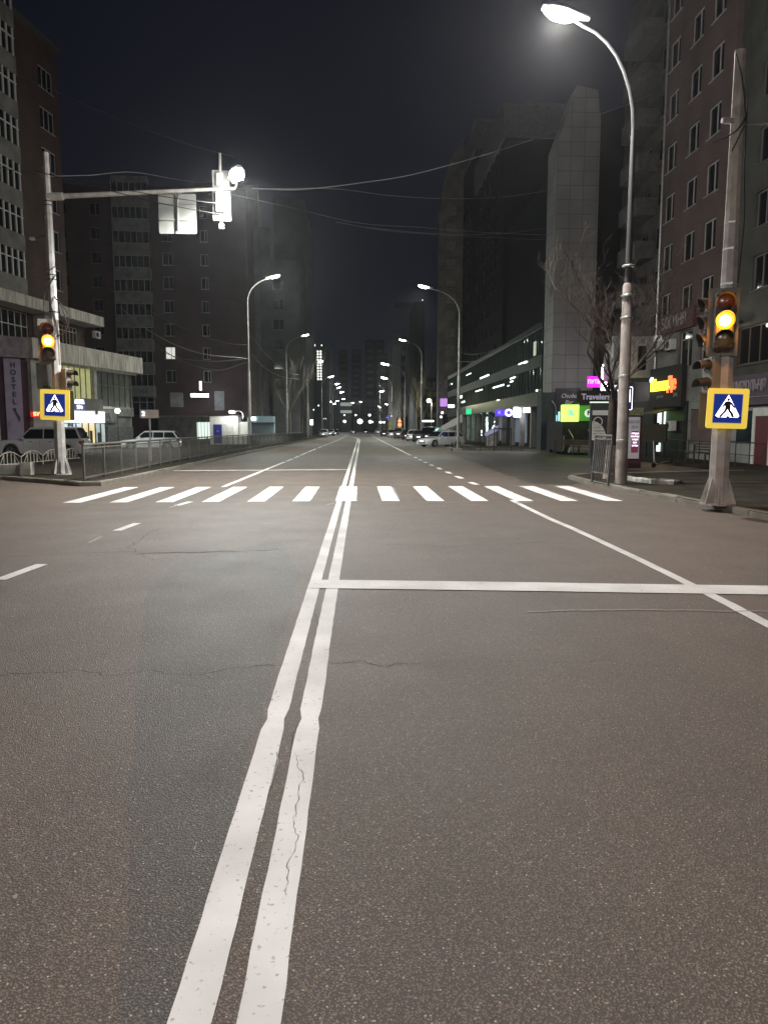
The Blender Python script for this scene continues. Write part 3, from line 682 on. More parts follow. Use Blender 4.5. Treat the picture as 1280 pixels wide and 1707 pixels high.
t = blade('blade_sign', 'glaring white squarish light box in the middle of the sign row', 865, 687, 65, .95, .85, emis('bright_lightbox', (1, 1, 1), 9))
lightobj('POINT', (0, -1.0, -.2), 55, (.85, .85, 1), t, radius=.3)
t = blade('blade_sign', 'wide white light box right of the glaring one', 880, 683, 63, .85, .5, M_wsign)
t = blade('blade_sign', 'narrow pale sign strip at the right end of the sign row', 890, 688, 61, .22, .8, emis('pale_strip', (.8, .85, .85), .7))
t = blade('pharmacy_cross', 'small green lit round sign above the glittering shop window', 781, 686, 84, .6, .6, emis('green_led', (.02, .7, .3), 1.2))
t = blade('square_sign', 'square violet lit panel on the grey end wall across the side road', 740, 671, 128, 1.35, 1.35, emis('violet_panel', (.62, .32, .85), .9))
t = blade('wall_light', 'small white lamp cluster right of the violet panel', 752, 677, 100, .8, .4, emis('w2', (1, 1, .95), 5))
# slanted white sheet over stairs
def stair_cover(u0, v0, u1, v1, Y, h_, m, lb):
    a = AT(u0, v0, Y); b = AT(u1, v1, Y); t = thing('stair_canopy', lb, 'canopy', (a.x, Y, .13))
    mb = MB(); L_ = b.x - a.x; z0, z1 = a.z - .13, b.z - .13
    mb.add([(0, 0, z0), (L_, 0, z1), (L_, 0, z1 + h_), (0, 0, z0 + h_ * .6), (0, .12, z0), (L_, .12, z1), (L_, .12, z1 + h_), (0, .12, z0 + h_ * .6)], [(0,1,2,3),(7,6,5,4),(0,4,5,1),(1,5,6,2),(2,6,7,3),(3,7,4,0)])
    mb.build('panel', m, t); [MBq.build('post', M_dark, t) for MBq in (MB().tube([(.1, .06, 0), (.1, .06, z0)], .04, 6), MB().tube([(L_ - .1, .06, 0), (L_ - .1, .06, z1)], .04, 6))]
    mb = MB()
    for k in range(5): mb.box(L_ * (.25 + .14 * k), .14, 0, L_ * (.25 + .14 * (k + 1)), 1.4, z0 + (z1 - z0) * (.1 + .18 * k))
    mb.build('stairs', M_concrete, t)
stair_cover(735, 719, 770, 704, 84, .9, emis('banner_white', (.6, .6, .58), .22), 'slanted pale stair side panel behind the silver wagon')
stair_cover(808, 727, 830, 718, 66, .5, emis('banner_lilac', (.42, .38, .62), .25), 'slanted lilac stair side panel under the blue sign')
# dark tower standing behind the podium, with stepped roof
tE = thing('apartment_building', 'huge unlit apartment tower above the green glass front with stepped roof', 'building', (18.2, 132, .13), RT)
def blk(mb, x0, x1, z0, z1, dep=15):
    wall_open(mb, x0, x1, z0, z1, [(x0 + 2 + 3.3 * c, 12 + 2.8 * r_, 1.6, 1.5) for c in range(int((x1 - x0 - 1.5) / 3.3)) for r_ in range(10)], .2)
    mb.quad((x1, 0, z0), (x1, dep, z0), (x1, dep, z1), (x1, 0, z1)); mb.quad((x0, 0, z1), (x1, 0, z1), (x1, dep, z1), (x0, dep, z1)); mb.quad((x0, dep, z0), (x0, 0, z0), (x0, 0, z1), (x0, dep, z1))
mb = MB(); blk(mb, 0, 14, 9.5, 47); blk(mb, 14.002, 37, 9.5, 40.5); mb.box(37.003, .5, 9.5, 70, 15, 26); mb.build('wall', M_darkpanel, tE)
M_crown = mat('crown_grey', (.30, .30, .295), rough=.9, noise=.2)
parts('roof_crown', [(-.3, -.3, 44.0, 14.4, 9, 48.2), (14.41, -.3, 37.0, 37.4, 9, 41.0)], M_crown, tE)
for x0, n_ in ((0, 3), (14.002, 6)):
    for r_ in range(9):
        for c in range(n_): window(tE, x0 + 2 + 3.3 * c, 12 + 2.8 * r_, 1.6, 1.5, 'two', fm=MATS['grey_frame'], small=True)
# grey end wall with balconies
t = thing('apartment_building', 'grey panel block end wall with a column of small balconies', 'building', (13.9, 130, .13))
mb = MB(); mb.prism([(0, 0), (4.1, 0), (4.1, 50), (3.2, 49), (2.0, 46.5), (1.0, 43.5), (.3, 40), (0, 38)], 2.2, 'y', 0); mb.build('wall', brick_mat('end_wall_blocks', (.42, .40, .36), (.38, .36, .33), (.2, .19, .17), 1, .8, .4, .03), t)
for k in range(12):
    mb = MB(); mb.box(1.2, -.7, 5.6 + 2.9 * k, 2.75, -.004, 7.0 + 2.9 * k); mb.build('balcony', M_plasterlight, t)
mb = MB(); mb.box(.9, -.1, .2, 3.4, -.004, 4.0); mb.build('entrance', M_shopdark, t)

# ---------- left: corner podium with the hostel and glass front
dA = math.atan2(1, .205)
CA = Vector((-21.6, 50.2, .13))
tF = thing('commercial_building', 'low shopping pavilion with ribbed concrete parapet and glass front behind the left signal', 'building', CA, dA)
Lg = 14.4
mb = MB(); mb.use(M_parapet).box(-.3, -.55, 6.15, Lg, -.0, 7.45); mb.box(-.1, 0, 6.0, Lg - .1, 8, 7.3); mb.build('parapet', None, tF)
mb = MB(); mb.box(0, .5, 0, Lg - .2, 9, 6.15); mb.build('wall', M_plaster, tF)
mb = MB(); mb.box(0, -.12, 0, 2.6, .499, 6.15); mb.build('corner_pier', M_plasterlight, tF)
M_yglass = emis('yellow_lit_glazing', (.62, .62, .30), .36)
mb = MB(); mb.use(mat('ochre_glazing', (.36, .36, .20), rough=.35, emit=(.66, .66, .27), estr=.42, noise=.3, nscale=2)).box(2.7, .3, 3.3, 7.9, .45, 6.1); mb.build('yellow_glazing', None, tF)
mb = MB(); mb.box(8.3, .3, 3.3, Lg - .4, .45, 6.1); mb.build('dark_glazing', mat('grey_glazing', (.075, .08, .075), rough=.25, noise=.4, nscale=1.5), tF)
mb = MB()
for k in range(8): mb.box(2.7 + k * .72, .24, 3.3, 2.74 + k * .72, .3, 6.1)
for k in range(7): mb.box(8.4 + k * .88, .24, 3.3, 8.44 + k * .88, .3, 6.1)
mb.box(8.3, .23, 4.9, Lg - .4, .29, 4.96); mb.build('mullions', mat('dark_mullion', (.10, .10, .08), rough=.5), tF)
mb = MB(); mb.box(7.9, .1, 2.6, 8.3, .5, 6.15); mb.box(1.5, .2, 3.1, Lg - .4, .5, 3.3); mb.build('pier', M_plasterlight, tF)
M_cool = emis('cool_shop_light', (.85, .97, 1), 1.5)
mb = MB(); mb.box(3.6, .15, 2.0, 9.3, .49, 2.85); mb.build('lit_canopy', M_cool, tF)
mb = MB(); mb.box(4.0, .3, .1, 4.5, .49, 1.9); mb.box(5.5, .3, .1, 6.2, .49, 1.9); mb.build('shop_window', emis('cool_dim', (.7, .85, .9), .55), tF)
mb = MB(); mb.box(6.4, .3, .3, 8.0, .49, 1.95); mb.build('shop_window', emis('warm_shop', (.9, .72, .38), .75), tF)
mb = MB(); mb.box(8.1, .3, .5, 9.6, .49, 1.9); mb.build('shop_window', emis('cool_dim2', (.6, .7, .7), .32), tF)
mb = MB(); mb.use(M_dark)
for a in (3.55, 4.55, 5.0, 5.45, 6.25, 7.1, 8.02, 8.8, 9.5): mb.box(a, .22, 0, a + .06, .29, 1.95)
mb.box(6.6, .2, .4, 6.85, .28, 1.3); mb.box(7.3, .2, .4, 7.55, .28, 1.4); mb.box(8.4, .2, .4, 8.75, .28, 1.25); mb.build('door_frames', None, tF)
mb = MB(); mb.box(9.8, .25, .3, Lg - .5, .49, 1.7); mb.box(10.2, .2, 2.0, 11.4, .49, 2.5); mb.build('dim_shop_panels', mat('dim_panels', (.13, .135, .125), rough=.5, noise=.6, nscale=5), tF)
mb = MB(); mb.box(11.6, .2, 2.55, 14.0, .3, 3.15); mb.build('banner', mat('pale_banner', (.30, .30, .27), rough=.7, noise=.4, nscale=3), tF)
mb = MB(); mb.box(9.35, .2, 1.98, 10.15, .49, 2.8); mb.build('side_board', M_dark, tF)
t = thing('lit_shop_sign', 'white and violet lit sign right of the left crossing sign', 'sign', CA + Vector((.2 * 4.9, .98 * 4.9, 3.3)) + Vector((.2, -.04, 0)), dA)
mb = MB(); mb.box(-.6, -.12, -.38, 1.0, 0, .38); mb.build('board', emis('navy_lit', (.08, .09, .2), .5), t)
lettering('АПТЕКА', .36, emis('sign_white', (.85, .85, 1), 3), t, (.2, -.14, .18), bold=.02, sx=.8); lettering('24 ч', .34, MATS['sign_white'], t, (.2, -.14, -.2), bold=.02)
t = thing('grey_board', 'unlit grey board under the yellow glazing', 'sign', CA + Vector((.2 * 7.0 + .2, .98 * 7.0 - .04, 3.35)), dA)
mb = MB(); mb.box(-1.3, -.12, -.42, 1.3, 0, .42); mb.build('board', mat('greyboard', (.16, .16, .14), rough=.6, noise=.2), t)
t = thing('globe_lamp', 'round white wall lamp in front of the dark glazing', 'lamp', CA + Vector((.205 * 9.9 + .45, 9.9, 2.95)), dA)
mb = MB(); mb.lathe([(.0, -.2), (.15, -.14), (.2, 0), (.15, .14), (0, .2)], 14); mb.build('globe', emis('globe', (1, 1, .95), 9), t, smooth=True); mb = MB(); mb.tube([(0, 0, -.2), (0, 0, -2.9)], .03, 6); mb.build('stem', M_dark, t)
lightobj('POINT', (0, -.3, 0), 30, (1, 1, .92), t, radius=.2)
lightobj('AREA', (4.6, -.9, 2.1), 420, (.85, .97, 1), tF, (R(-60), 0, 0), size=(6, .5))
# left wing of the podium: maroon wall, hostel banner
dB = math.atan2(1, 1.05)
CBv = CA - Vector((1.05, 1, 0)).normalized() * 9
tG = thing('commercial_building', 'maroon clad wing with lilac vertical banner at the left edge', 'building', (CBv.x, CBv.y, .13), dB)
mb = MB(); mb.box(0, .1, 0, 8.95, 3, 6.1); mb.build('wall', M_purple, tG)
mb = MB(); mb.box(0, -.5, 6.1, 8.9, 2.9, 7.42); mb.build('parapet', mat('lilac_parapet', (.36, .31, .33), rough=.85, noise=.35, nscale=2, bump=.4), tG)
t = thing('vertical_banner', 'lilac vertical banner with dark stacked capitals left of the amber signal', 'sign', Vector((CA.x, CA.y, .13)) - Vector((1.05, 1, 0)).normalized() * 1.0 + Vector((.08, -.1, 0)), dB)
mb = MB(); mb.box(-.62, -.06, .1, .42, 0, 6.05); mb.build('panel', M_lilac, t)
ml = mat('banner_ink', (.07, .05, .12), rough=.7)
for k, ch in enumerate('HOSTEL'): lettering(ch, .46, ml, t, (-.08, -.08, 5.62 - .47 * k), bold=.014, depth=.01)
mb = MB(); mb.prism([(-.3, 1.5), (-.05, 1.15), (.1, .5), (.25, .9), (.2, 1.35), (-.1, 1.1), (.0, 1.5)], .015, 'y', -.09) if False else mb.prism([(-.22, 2.85), (.0, 2.4), (.16, 1.95), (.24, 2.25), (.02, 2.6), (-.02, 2.9)], .015, 'y', -.09); mb.build('emblem', ml, t)
t = thing('downpipe', 'pale drainpipe running down the maroon wall', 'pipe', Vector((CA.x, CA.y, .13)) - Vector((1.05, 1, 0)).normalized() * 2.15, dB)
mb = MB(); mb.tube([(-.5, -.15, 6.35), (-.5, -.15, 6.0), (-.15, -.15, 5.5), (0, -.15, 4.8), (.05, -.15, .3)], .085, 10); mb.build('pipe', mat('pale_pipe', (.42, .38, .40), rough=.6), t); mb = MB(); mb.lathe([(.1, 6.3), (.17, 6.55), (.17, 6.65)], 10, Matrix.Translation((-.5, -.15, 0))); mb.build('funnel', MATS['pale_pipe'], t)
t = thing('poster', 'pinkish poster with a dark silhouette on the maroon wall', 'poster', Vector((CA.x, CA.y, 2.6)) - Vector((1.05, 1, 0)).normalized() * 3.7, dB)
mb = MB(); mb.box(-1.8, -.05, -.5, .75, .08, .62); mb.build('board', mat('pink_poster', (.50, .28, .36), rough=.6), t)
mb = MB(); mb.prism([(-1.7, -.35), (-.3, -.35), (-.25, -.1), (.25, -.1), (.3, .1), (0, .2), (-.25, .4), (-.7, .5), (-1.7, .45)], .015, 'y', -.068); mb.build('figure', mat('poster_ink', (.06, .03, .05), rough=.6), t)
t = thing('running_text_display', 'small red and orange running text display left of the left crossing sign', 'sign', AT(67, 690.5, 49.5), R(20))
mb = MB(); mb.box(-.55, 0, -.17, .5, .1, .17); mb.build('screen', emis('red_led', (.75, .02, .02), .8), t); lettering('БУ 30', .3, emis('orange_led', (1, .45, .2), 3), t, (0, -.02, 0), bold=.01)
# pale pier and small board beside the banner
# ---------- left: second storey behind the podium, brick, with concrete band
dC = math.atan2(1, .17); CC = Vector((-24.4, 46.0, .13))
tH = thing('apartment_building', 'tall brick block with glazed loggias rising at the left edge', 'building', CC, dC)
def hx(x): return x
mb = MB(); shell(mb, 0, 13.2, 0, 29.2, [(5.9, 8.6, 4.2, 1.9)] + [(11.6, 12.6 + 2.8 * k, 1.8, 1.5) for k in range(6)], 14, .2); mb.build('wall', M_redbrick, tH)
window(tH, 5.9, 8.6, 4.2, 1.9, 'g62')
for k in range(6): window(tH, 11.6, 12.6 + 2.8 * k, 1.8, 1.5, 'n3', fm=M_white_frame)
# loggia tower
parts('loggia_parapet', [(-6, -1.3, 10.4 + 2.8 * k, 6.1, -.004, 11.5 + 2.8 * k) for k in range(7)] + [(-6, -1.3, 30.0, 6.1, -.004, 30.4)], M_plaster, tH)
parts('loggia_glass', [(-5.96, -1.2, 11.5 + 2.8 * k, 6.04, -.004, 13.2 + 2.8 * k) for k in range(7)], M_glass, tH)
for k in range(7):
    f = MB(); z0, z1 = 11.5 + 2.8 * k, 13.2 + 2.8 * k
    for q in range(20): f.box(-6 + q * .626, -1.29, z0, -5.9 + q * .626, -1.201, z1)
    f.box(-6, -1.28, z0 + 1.1, 6.1, -1.202, z0 + 1.16)
    for q in range(3): f.box(6.041, -1.2 + q * .5, z0, 6.1, -1.13 + q * .5, z1)
    f.build('loggia_frame', mat('bright_frame', (.80, .80, .78), rough=.5), tH)
mb = MB(); mb.box(-6, -1.6, 9.6, 11.0, -.004, 10.35); mb.box(11.001, -1.6, 9.6, 15.6, 6, 10.35); mb.build('concrete_band', M_parapet, tH)
mb = MB(); mb.box(8.6, -.9, 7.4, 9.1, -.004, 9.6); mb.build('pilaster', M_plasterlight, tH)
mb = MB(); mb.box(9.1, 0, 6.5, 15.2, 6, 9.598) if False else mb.box(13.21, .02, 6.5, 15.4, 6, 9.598); mb.build('annex_wall', M_redbrick, tH)
mb = MB(); mb.box(9.6, -.12, 7.9, 13.9, -.004, 9.3); mb.build('strip_window', M_glass, tH)
f = MB()
for q in range(10): f.box(9.6 + q * .47, -.18, 7.9, 9.66 + q * .47, -.121, 9.3)
f.box(9.6, -.18, 9.24, 13.9, -.122, 9.3); f.box(9.6, -.18, 7.9, 13.9, -.122, 7.96); f.box(9.6, -.19, 8.9, 13.9, -.122, 8.95); f.build('strip_window_frame', mat('pinkish_frame', (.45, .36, .32), rough=.6), tH)
mb = MB(); mb.box(-6, -1.5, 30.41, 6.2, 14, 30.8); mb.box(6.25, -.3, 29.2, 13.4, 14.2, 29.5); mb.build('roof', mat('dark_roof', (.10, .10, .10), rough=.9), tH)
ac_unit(0, 0, None, CC + Vector((.17 * 15.2 + .75, 15.2, 9.0)), dC, 'white air conditioner at the end of the upper concrete band', None)
t = thing('satellite_dish', 'small grey satellite dish on the brick wall beside the mast', 'dish', AT(112, 365, 56.5) + Vector((-1.2, 0, 0)), R(20))
mb = MB(); mb.lathe([(.02, 0), (.2, .03), (.36, .12), (.38, .13)], 16, Matrix.Rotation(R(70), 4, 'X'), close=False); mb.build('dish', M_gal, t, smooth=True); mb = MB(); mb.tube([(0, .3, -.1), (0, 0, 0), (0, -.35, .15)], .02, 6); mb.build('arm', M_dark, t)

# ---------- left: block F with pale loggia column, facing the camera
dF = R(4); 
tI = thing('apartment_building', 'wide dark red apartment block with a pale column of loggias left of centre', 'building', (-40.5, 92.8, .13), dF)
ops = [(5.2, 8 + 2.82 * k, 1.1, 1.4) for k in range(8)] + [(9.0, 8 + 2.82 * k, 1.2, 1.4) for k in range(8)] + [(17.4, 8 + 2.82 * k, 1.2, 1.5) for k in range(8)] + [(21.8, 8 + 2.82 * k, .9, 1.4) for k in range(8)]
mb = MB(); shell(mb, 0, 27, 0, 30.6, ops, 12, .2); mb.build('wall', M_redbrick, tI)
for q, o in enumerate(ops):
    wdw = window(tI, *o[:2], o[2], o[3], 'two', small=False, fm=M_white_frame if o[0] > 17 else MATS['grey_frame'])
    if abs(o[0] - 17.4) < .1 and abs(o[1] - (8 + 2.82)) < .1: relit(wdw, emis('lit_curtain', (.85, .85, .78), .8))
parts('loggia_parapet', [(11.2, -1.0, 5.35 + 2.82 * k, 15.5, -.004, 6.7 + 2.82 * k) for k in range(9)] + [(11.2, -1.0, 30.6, 15.5, 0, 31.4)], M_plaster, tI)
mb = MB(); mb.box(11.25, -.95, 5.4, 15.45, -.005, 30.6); mb.build('loggia_glass', M_glass, tI)
LF = None
for k in range(9):
    z0 = 6.71 + 2.82 * k
    if LF is None:
        f = MB()
        for q in range(7): f.box(11.22 + q * .7 - .0, -1.0, 0, 11.29 + q * .7, -.951, 1.44)
        f.box(11.2, -.99, 0, 15.5, -.952, .06); f.box(11.2, -.99, 1.38, 15.5, -.952, 1.44)
        LF = f.build('loggia_frame', M_white_frame, tI); LF.location.z = z0
    else:
        c = LF.copy(); COL.objects.link(c); c.parent = tI; c.location.z = z0
mb = MB(); mb.box(11.0, -1.3, 5.45, 15.6, -1.001, 6.75); mb.build('shop_sign_board', mat('pale_green_board', (.36, .38, .36), rough=.6, noise=.2), tI)
lettering('Магазин', .75, mat('board_ink', (.16, .17, .17), rough=.6), tI, (13.3, -1.34, 6.1), name='board_lettering')
mb = MB(); mb.box(11.1, -1.2, 3.2, 15.5, -1.0, 5.3); mb.build('shop_glass', M_glass, tI); f = MB()
for q in range(6): f.box(11.1 + q * .87, -1.26, 3.2, 11.18 + q * .87, -1.201, 5.3)
f.box(11.1, -1.27, 4.7, 15.5, -1.202, 4.77); f.build('shop_frame', M_white_frame, tI)
mb = MB(); mb.box(16.2, -3.0, .0, 26.8, -.004, 2.9); mb.build('ground_floor_extension', M_plaster, tI)
mb = MB(); mb.box(16.0, -3.2, 2.9, 27.0, -.004, 3.1); mb.build('slab', M_concrete, tI)
parts('pale_shutter', [(17.2, -.12, 4.2, 18.8, -.004, 6.0), (22.6, -.12, 3.8, 23.8, -.004, 6.2)], M_plasterlight, tI)
mb = MB(); mb.box(20.8, -3.05, .3, 22.3, -3.003, 2.3); mb.build('lit_entrance', emis('entrance_glow', (.75, .9, .8), 1.2), tI); mb = MB()
for q in range(4): mb.box(20.9 + q * .37, -3.1, .3, 20.96 + q * .37, -3.051, 2.3)
mb.build('entrance_bars', M_dark, tI)
# long tube light and bluish lit balcony
t = thing('tube_light', 'long horizontal white tube light on the dark red block', 'lamp', AT(333, 659, 91), dF)
mb = MB(); mb.box(-1.05, -.1, -.2, 1.05, .1, .2); mb.build('tube', emis('tube_cool', (.95, 1, 1), 6), t, bevel=.03); mb = MB(); mb.box(-1.0, .1, -.1, 1.0, 3.0, .1); mb.build('bracket', M_dark, t)
lightobj('POINT', (1.4, -.3, -.2), 160, (.75, .85, 1), t, radius=.3)
t = thing('stairwell_light', 'thin vertical lit slit window above the tube light', 'lamp', AT(334.5, 643, 92.3), dF)
mb = MB(); mb.box(-.14, 0, -.55, .14, .12, .55); mb.build('slit', emis('slit_white', (1, 1, .95), 2.2), t)
# ---------- left: block G, grey, stepping down to the right
tJ = thing('apartment_building', 'grey panel apartment block behind the white kiosk, roof stepping down', 'building', (-22.5, 108, .13), R(6))
ops = [(2.2, 8 + 2.82 * k, 1.5, 1.5) for k in range(9)] + [(11.2, 8 + 2.82 * k, 1.5, 1.5) for k in range(6)]
mb = MB(); shell(mb, 0, 8.6, 0, 35.5, [o for o in ops if o[0] < 8], 14); mb.build('wall', mat('grey_wall', (.21, .21, .20), rough=.9, noise=.25, nscale=.6, bump=.2), tJ)
mb = MB(); mb.box(8.601, 1, 0, 10.2, 14, 30); mb.use(mat('grey_wall2', (.16, .165, .165), rough=.9, noise=.25, nscale=.6)); mb.box(10.2, .4, 0, 14.2, 14, 25.5); mb.build('lower_wing', MATS['grey_wall2'], tJ)
for o in ops:
    window(tJ, o[0], o[1], 1.5, 1.5, 'two', y=.1 if o[0] < 8 else .32, fm=MATS['grey_frame'])
parts('balcony', [(4.2, -1.0, 6.8 + 2.82 * k, 7.0, -.004, 7.9 + 2.82 * k) for k in range(8)], M_plaster, tJ)
# ---------- kiosks
t = thing('kiosk', 'white kiosk with a blue door under a bright lamp behind the left railing', 'kiosk', (-14.4, 73, .13), R(3))
mb = MB(); mb.box(0, 0, 0, 2.7, 3, 2.75); mb.box(2.701, .3, 0, 3.6, 3, 2.2); mb.build('walls', M_white, t)
mb = MB(); mb.box(.35, -.05, .1, 1.15, -.004, 1.95); mb.build('door', mat('blue_door', (.02, .025, .22), rough=.5), t); lettering('24', .18, M_white, t, (.75, -.07, 1.3), depth=.005)
mb = MB(); mb.box(1.3, -.05, .1, 2.3, -.004, 2.05); mb.build('shutter', mat('pale_shutter', (.6, .6, .57), rough=.5, noise=.15), t)
mb = MB(); mb.box(-.1, -.15, 2.75, 2.8, 3.1, 2.85); mb.build('roof', M_dark, t)
t = thing('kiosk_lamp', 'bright lamp on a curved bracket over the white kiosk', 'lamp', (-12.0, 72.4, 2.6), 0)
mb = MB(); mb.tube(catmull([(.9, 0, 0), (.9, 0, .5), (.6, 0, .75), (.1, 0, .72)], 5), .04, 6); mb.build('bracket', M_gal, t)
mb = MB(); mb.lathe([(.05, .1), (.3, .02), (.3, -.1), (.1, -.16)], 14, Matrix.Translation((-.15, 0, .7))); mb.build('lens', emis('kiosk_lens', (1, 1, .95), 14), t, smooth=True)
lightobj('POINT', (-.15, -.35, .35), 120, (1, 1, .93), t, radius=.25)
t = thing('kiosk', 'pale blue lit kiosk with a small awning, right of the lamp post foot', 'kiosk', (-15.0, 96, .13), R(3))
mb = MB(); mb.box(0, 0, 0, 4.2, 3, 3.1); mb.build('walls', mat('pale_blue_cladding', (.45, .58, .66), rough=.6, noise=.15), t); mb = MB(); mb.box(.1, -1.0, 2.2, 4.3, -.004, 2.32); mb.build('awning', M_dark, t)
mb = MB(); mb.box(.2, -.1, 2.6, 1.9, -.01, 3.0); mb.build('light_strip', emis('kiosk_cyan', (.75, .95, 1), 6), t); mb = MB(); mb.box(.3, -.06, .9, 1.1, -.01, 2.1); mb.build('window', emis('kiosk_win', (.6, .75, .5), .8), t)
lightobj('AREA', (2.0, -1.3, 3.2), 170, (.7, .9, 1), t, (R(-60), 0, 0), size=(3, .5))

# ---------- distant buildings
def faraway(label, u0, u1, vt, Y, m, rows=0, D=30, cols=3, lit=None, wm=None, name='apartment_building'):
    a = AT(u0, 700, Y); b = AT(u1, 700, Y); top = AT(u0, vt, Y).z; W_ = b.x - a.x
    t = thing(name, label, 'building', (a.x, Y, 0))
    mb = MB(); mb.box(0, 0, 0, W_, D, top); mb.build('wall', m, t)
    if rows:
        hz = (top - 4) / rows
        parts('balcony', [(W_ * (c + .18) / cols, -.6, 4 + r_ * hz + .2 * hz, W_ * (c + .82) / cols, -.01, 4 + r_ * hz + .62 * hz) for r_ in range(rows) for c in range(cols)], wm or M_plaster, t)
    return t
Mfar = mat('far_panel', (.17, .17, .165), rough=.9, noise=.3, nscale=.2); Mfar2 = mat('far_panel_pale', (.26, .26, .25), rough=.9, noise=.3, nscale=.2); Mfar3 = mat('far_dark', (.07, .075, .085), rough=.9)
tK = faraway('very tall grey tower left of the road, half lost in the dark', 461, 511, 330, 165, Mfar, 0)
faraway('slim dark tower beyond the string of lit windows', 541, 553, 585, 330, Mfar2, 0)
faraway('dark striped tower far down the road, leftmost of three', 566, 580, 583, 420, Mfar, 12, cols=1)
faraway('dark striped tower far down the road, middle of three', 586, 602, 582, 400, Mfar, 13, cols=1)
faraway('wide dark red tower far down the road, right of the striped pair', 609, 640, 566, 380, mat('far_brick', (.12, .07, .06), rough=.9), 12, cols=2)
faraway('grey block behind the right-hand street lamps', 632, 656, 588, 300, Mfar, 10, cols=2)
faraway('plain grey slab right of the far right-hand lamps', 654, 668, 553, 215, Mfar2, 0)
faraway('dark lower block behind the slab, right of it', 668, 676, 560, 240, Mfar3, 8, cols=1)
faraway('low dark row of houses behind the right-hand trees', 692, 728, 630, 190, Mfar3, 4, cols=4)
t = faraway('isolated slim tower high on the right, unlit', 691, 707, 503, 260, Mfar3, 0)
mb = MB(); mb.box(-7.0, 3, AT(691, 503, 260).z - 1.4, 3.4, 6, AT(691, 503, 260).z + .2); mb.build('roof_slab', Mfar3, t)
t = faraway('low building with pale horizontal stripes at the end of the road', 568, 586, 671, 330, Mfar, 0, wm=Mfar2)
mb = MB(); mb.use(emis('stripe_lit', (.65, .72, .68), .35)); mb.box(-.1, -.4, 11.5, 4.9, -.01, 13.0); mb.box(-.1, -.4, 8.4, 4.9, -.01, 9.6); mb.build('pale_stripe', None, t)
faraway('low dark hall closing the end of the road', 560, 690, 694, 350, Mfar3, 2, cols=14, wm=Mfar)
faraway('grey office block right of the striped one', 588, 602, 672, 335, Mfar2, 5, cols=2)
faraway('grey building with dark pilasters left of the bend', 604, 640, 665, 340, Mfar, 6, cols=4)
# tower whose stairwell shows a string of lights
t = faraway('dark far tower with a vertical string of lit stairwell windows', 522, 545, 577, 250, Mfar3, 0)
bx = []
for k in range(11):
    for q in range(2):
        z = AT(530, 632 - k * 4.6, 250).z; bx.append((1.55 + q * .95, -.12, z - .26, 2.05 + q * .95, -.01, z + .26))
parts('lit_stair_window', bx, emis('stair_lit', (.95, 1, .85), 2.2), t)
z = AT(530, 577, 250).z; parts('roof_beacon', [(.8, 0, z, .95, .1, z + .5), (3.0, 0, z, 3.15, .1, z + .5)], emis('beacon', (1, 1, 1), 4), t)

# ================================================================== street furniture
COOL = (.94, 1.0, .90)
WARM = (1.0, .965, .925)
def lamp_head(parent, p, d, scale=1.0, power=5200, lens=70, color=COOL, light=True, tilt=12, spot=146, aim=.42, spill=0):
    """flat luminaire: housing with a glowing lens below; d = horizontal unit direction the head points to"""
    ang = math.atan2(d.y, d.x); M = Matrix.Translation(p) @ Matrix.Rotation(ang, 4, 'Z') @ Matrix.Rotation(R(-tilt), 4, 'Y') @ Matrix.Scale(scale, 4)
    mb = MB(); prof = [(-.35, .05, .05), (-.2, .09, .07), (.1, .17, .09), (.35, .16, .08), (.52, .08, .05)]; n = 12; vs = []
    for x, wy, hz in prof:
        for k in range(n):
            a = 2 * math.pi * k / n; vs.append(M @ Vector((x, wy * math.cos(a), (hz if math.sin(a) > 0 else hz * .5) * math.sin(a))))
    fs = [(i * n + k, i * n + (k + 1) % n, (i + 1) * n + (k + 1) % n, (i + 1) * n + k) for i in range(len(prof) - 1) for k in range(n)]
    fs += [tuple(range(n))[::-1], tuple(range((len(prof) - 1) * n, len(prof) * n))]
    mb.add(vs, fs); h = mb.build('lamp_head', M_gal, parent, smooth=True)
    mb = MB(); vs = []
    for x, wy, z in ((-.12, .1, -.03), (.05, .17, -.075), (.3, .16, -.075), (.46, .08, -.03)):
        for k in range(5): t_ = -1 + k * .5; vs.append(M @ Vector((x, wy * t_, z - .03 * (1 - t_ * t_))))
    mb.add(vs, [(i * 5 + k, i * 5 + k + 1, (i + 1) * 5 + k + 1, (i + 1) * 5 + k) for i in range(3) for k in range(4)])
    mb.build('lens', emis('lamp_lens_%d' % int(lens), color, lens), h, smooth=True)
    if light:
        q = M @ Vector((.17, 0, -.22)); lo = lightobj('SPOT', q, power * LAMP, color, parent, radius=.14, angle=spot, blend=.6)
        if spill: lightobj('POINT', q + Vector((0, 0, -.15)), spill, color, parent, radius=.14)
        lo.rotation_euler = Vector((d.x * aim, d.y * aim, -1)).to_track_quat('-Z', 'Y').to_euler()
    return h
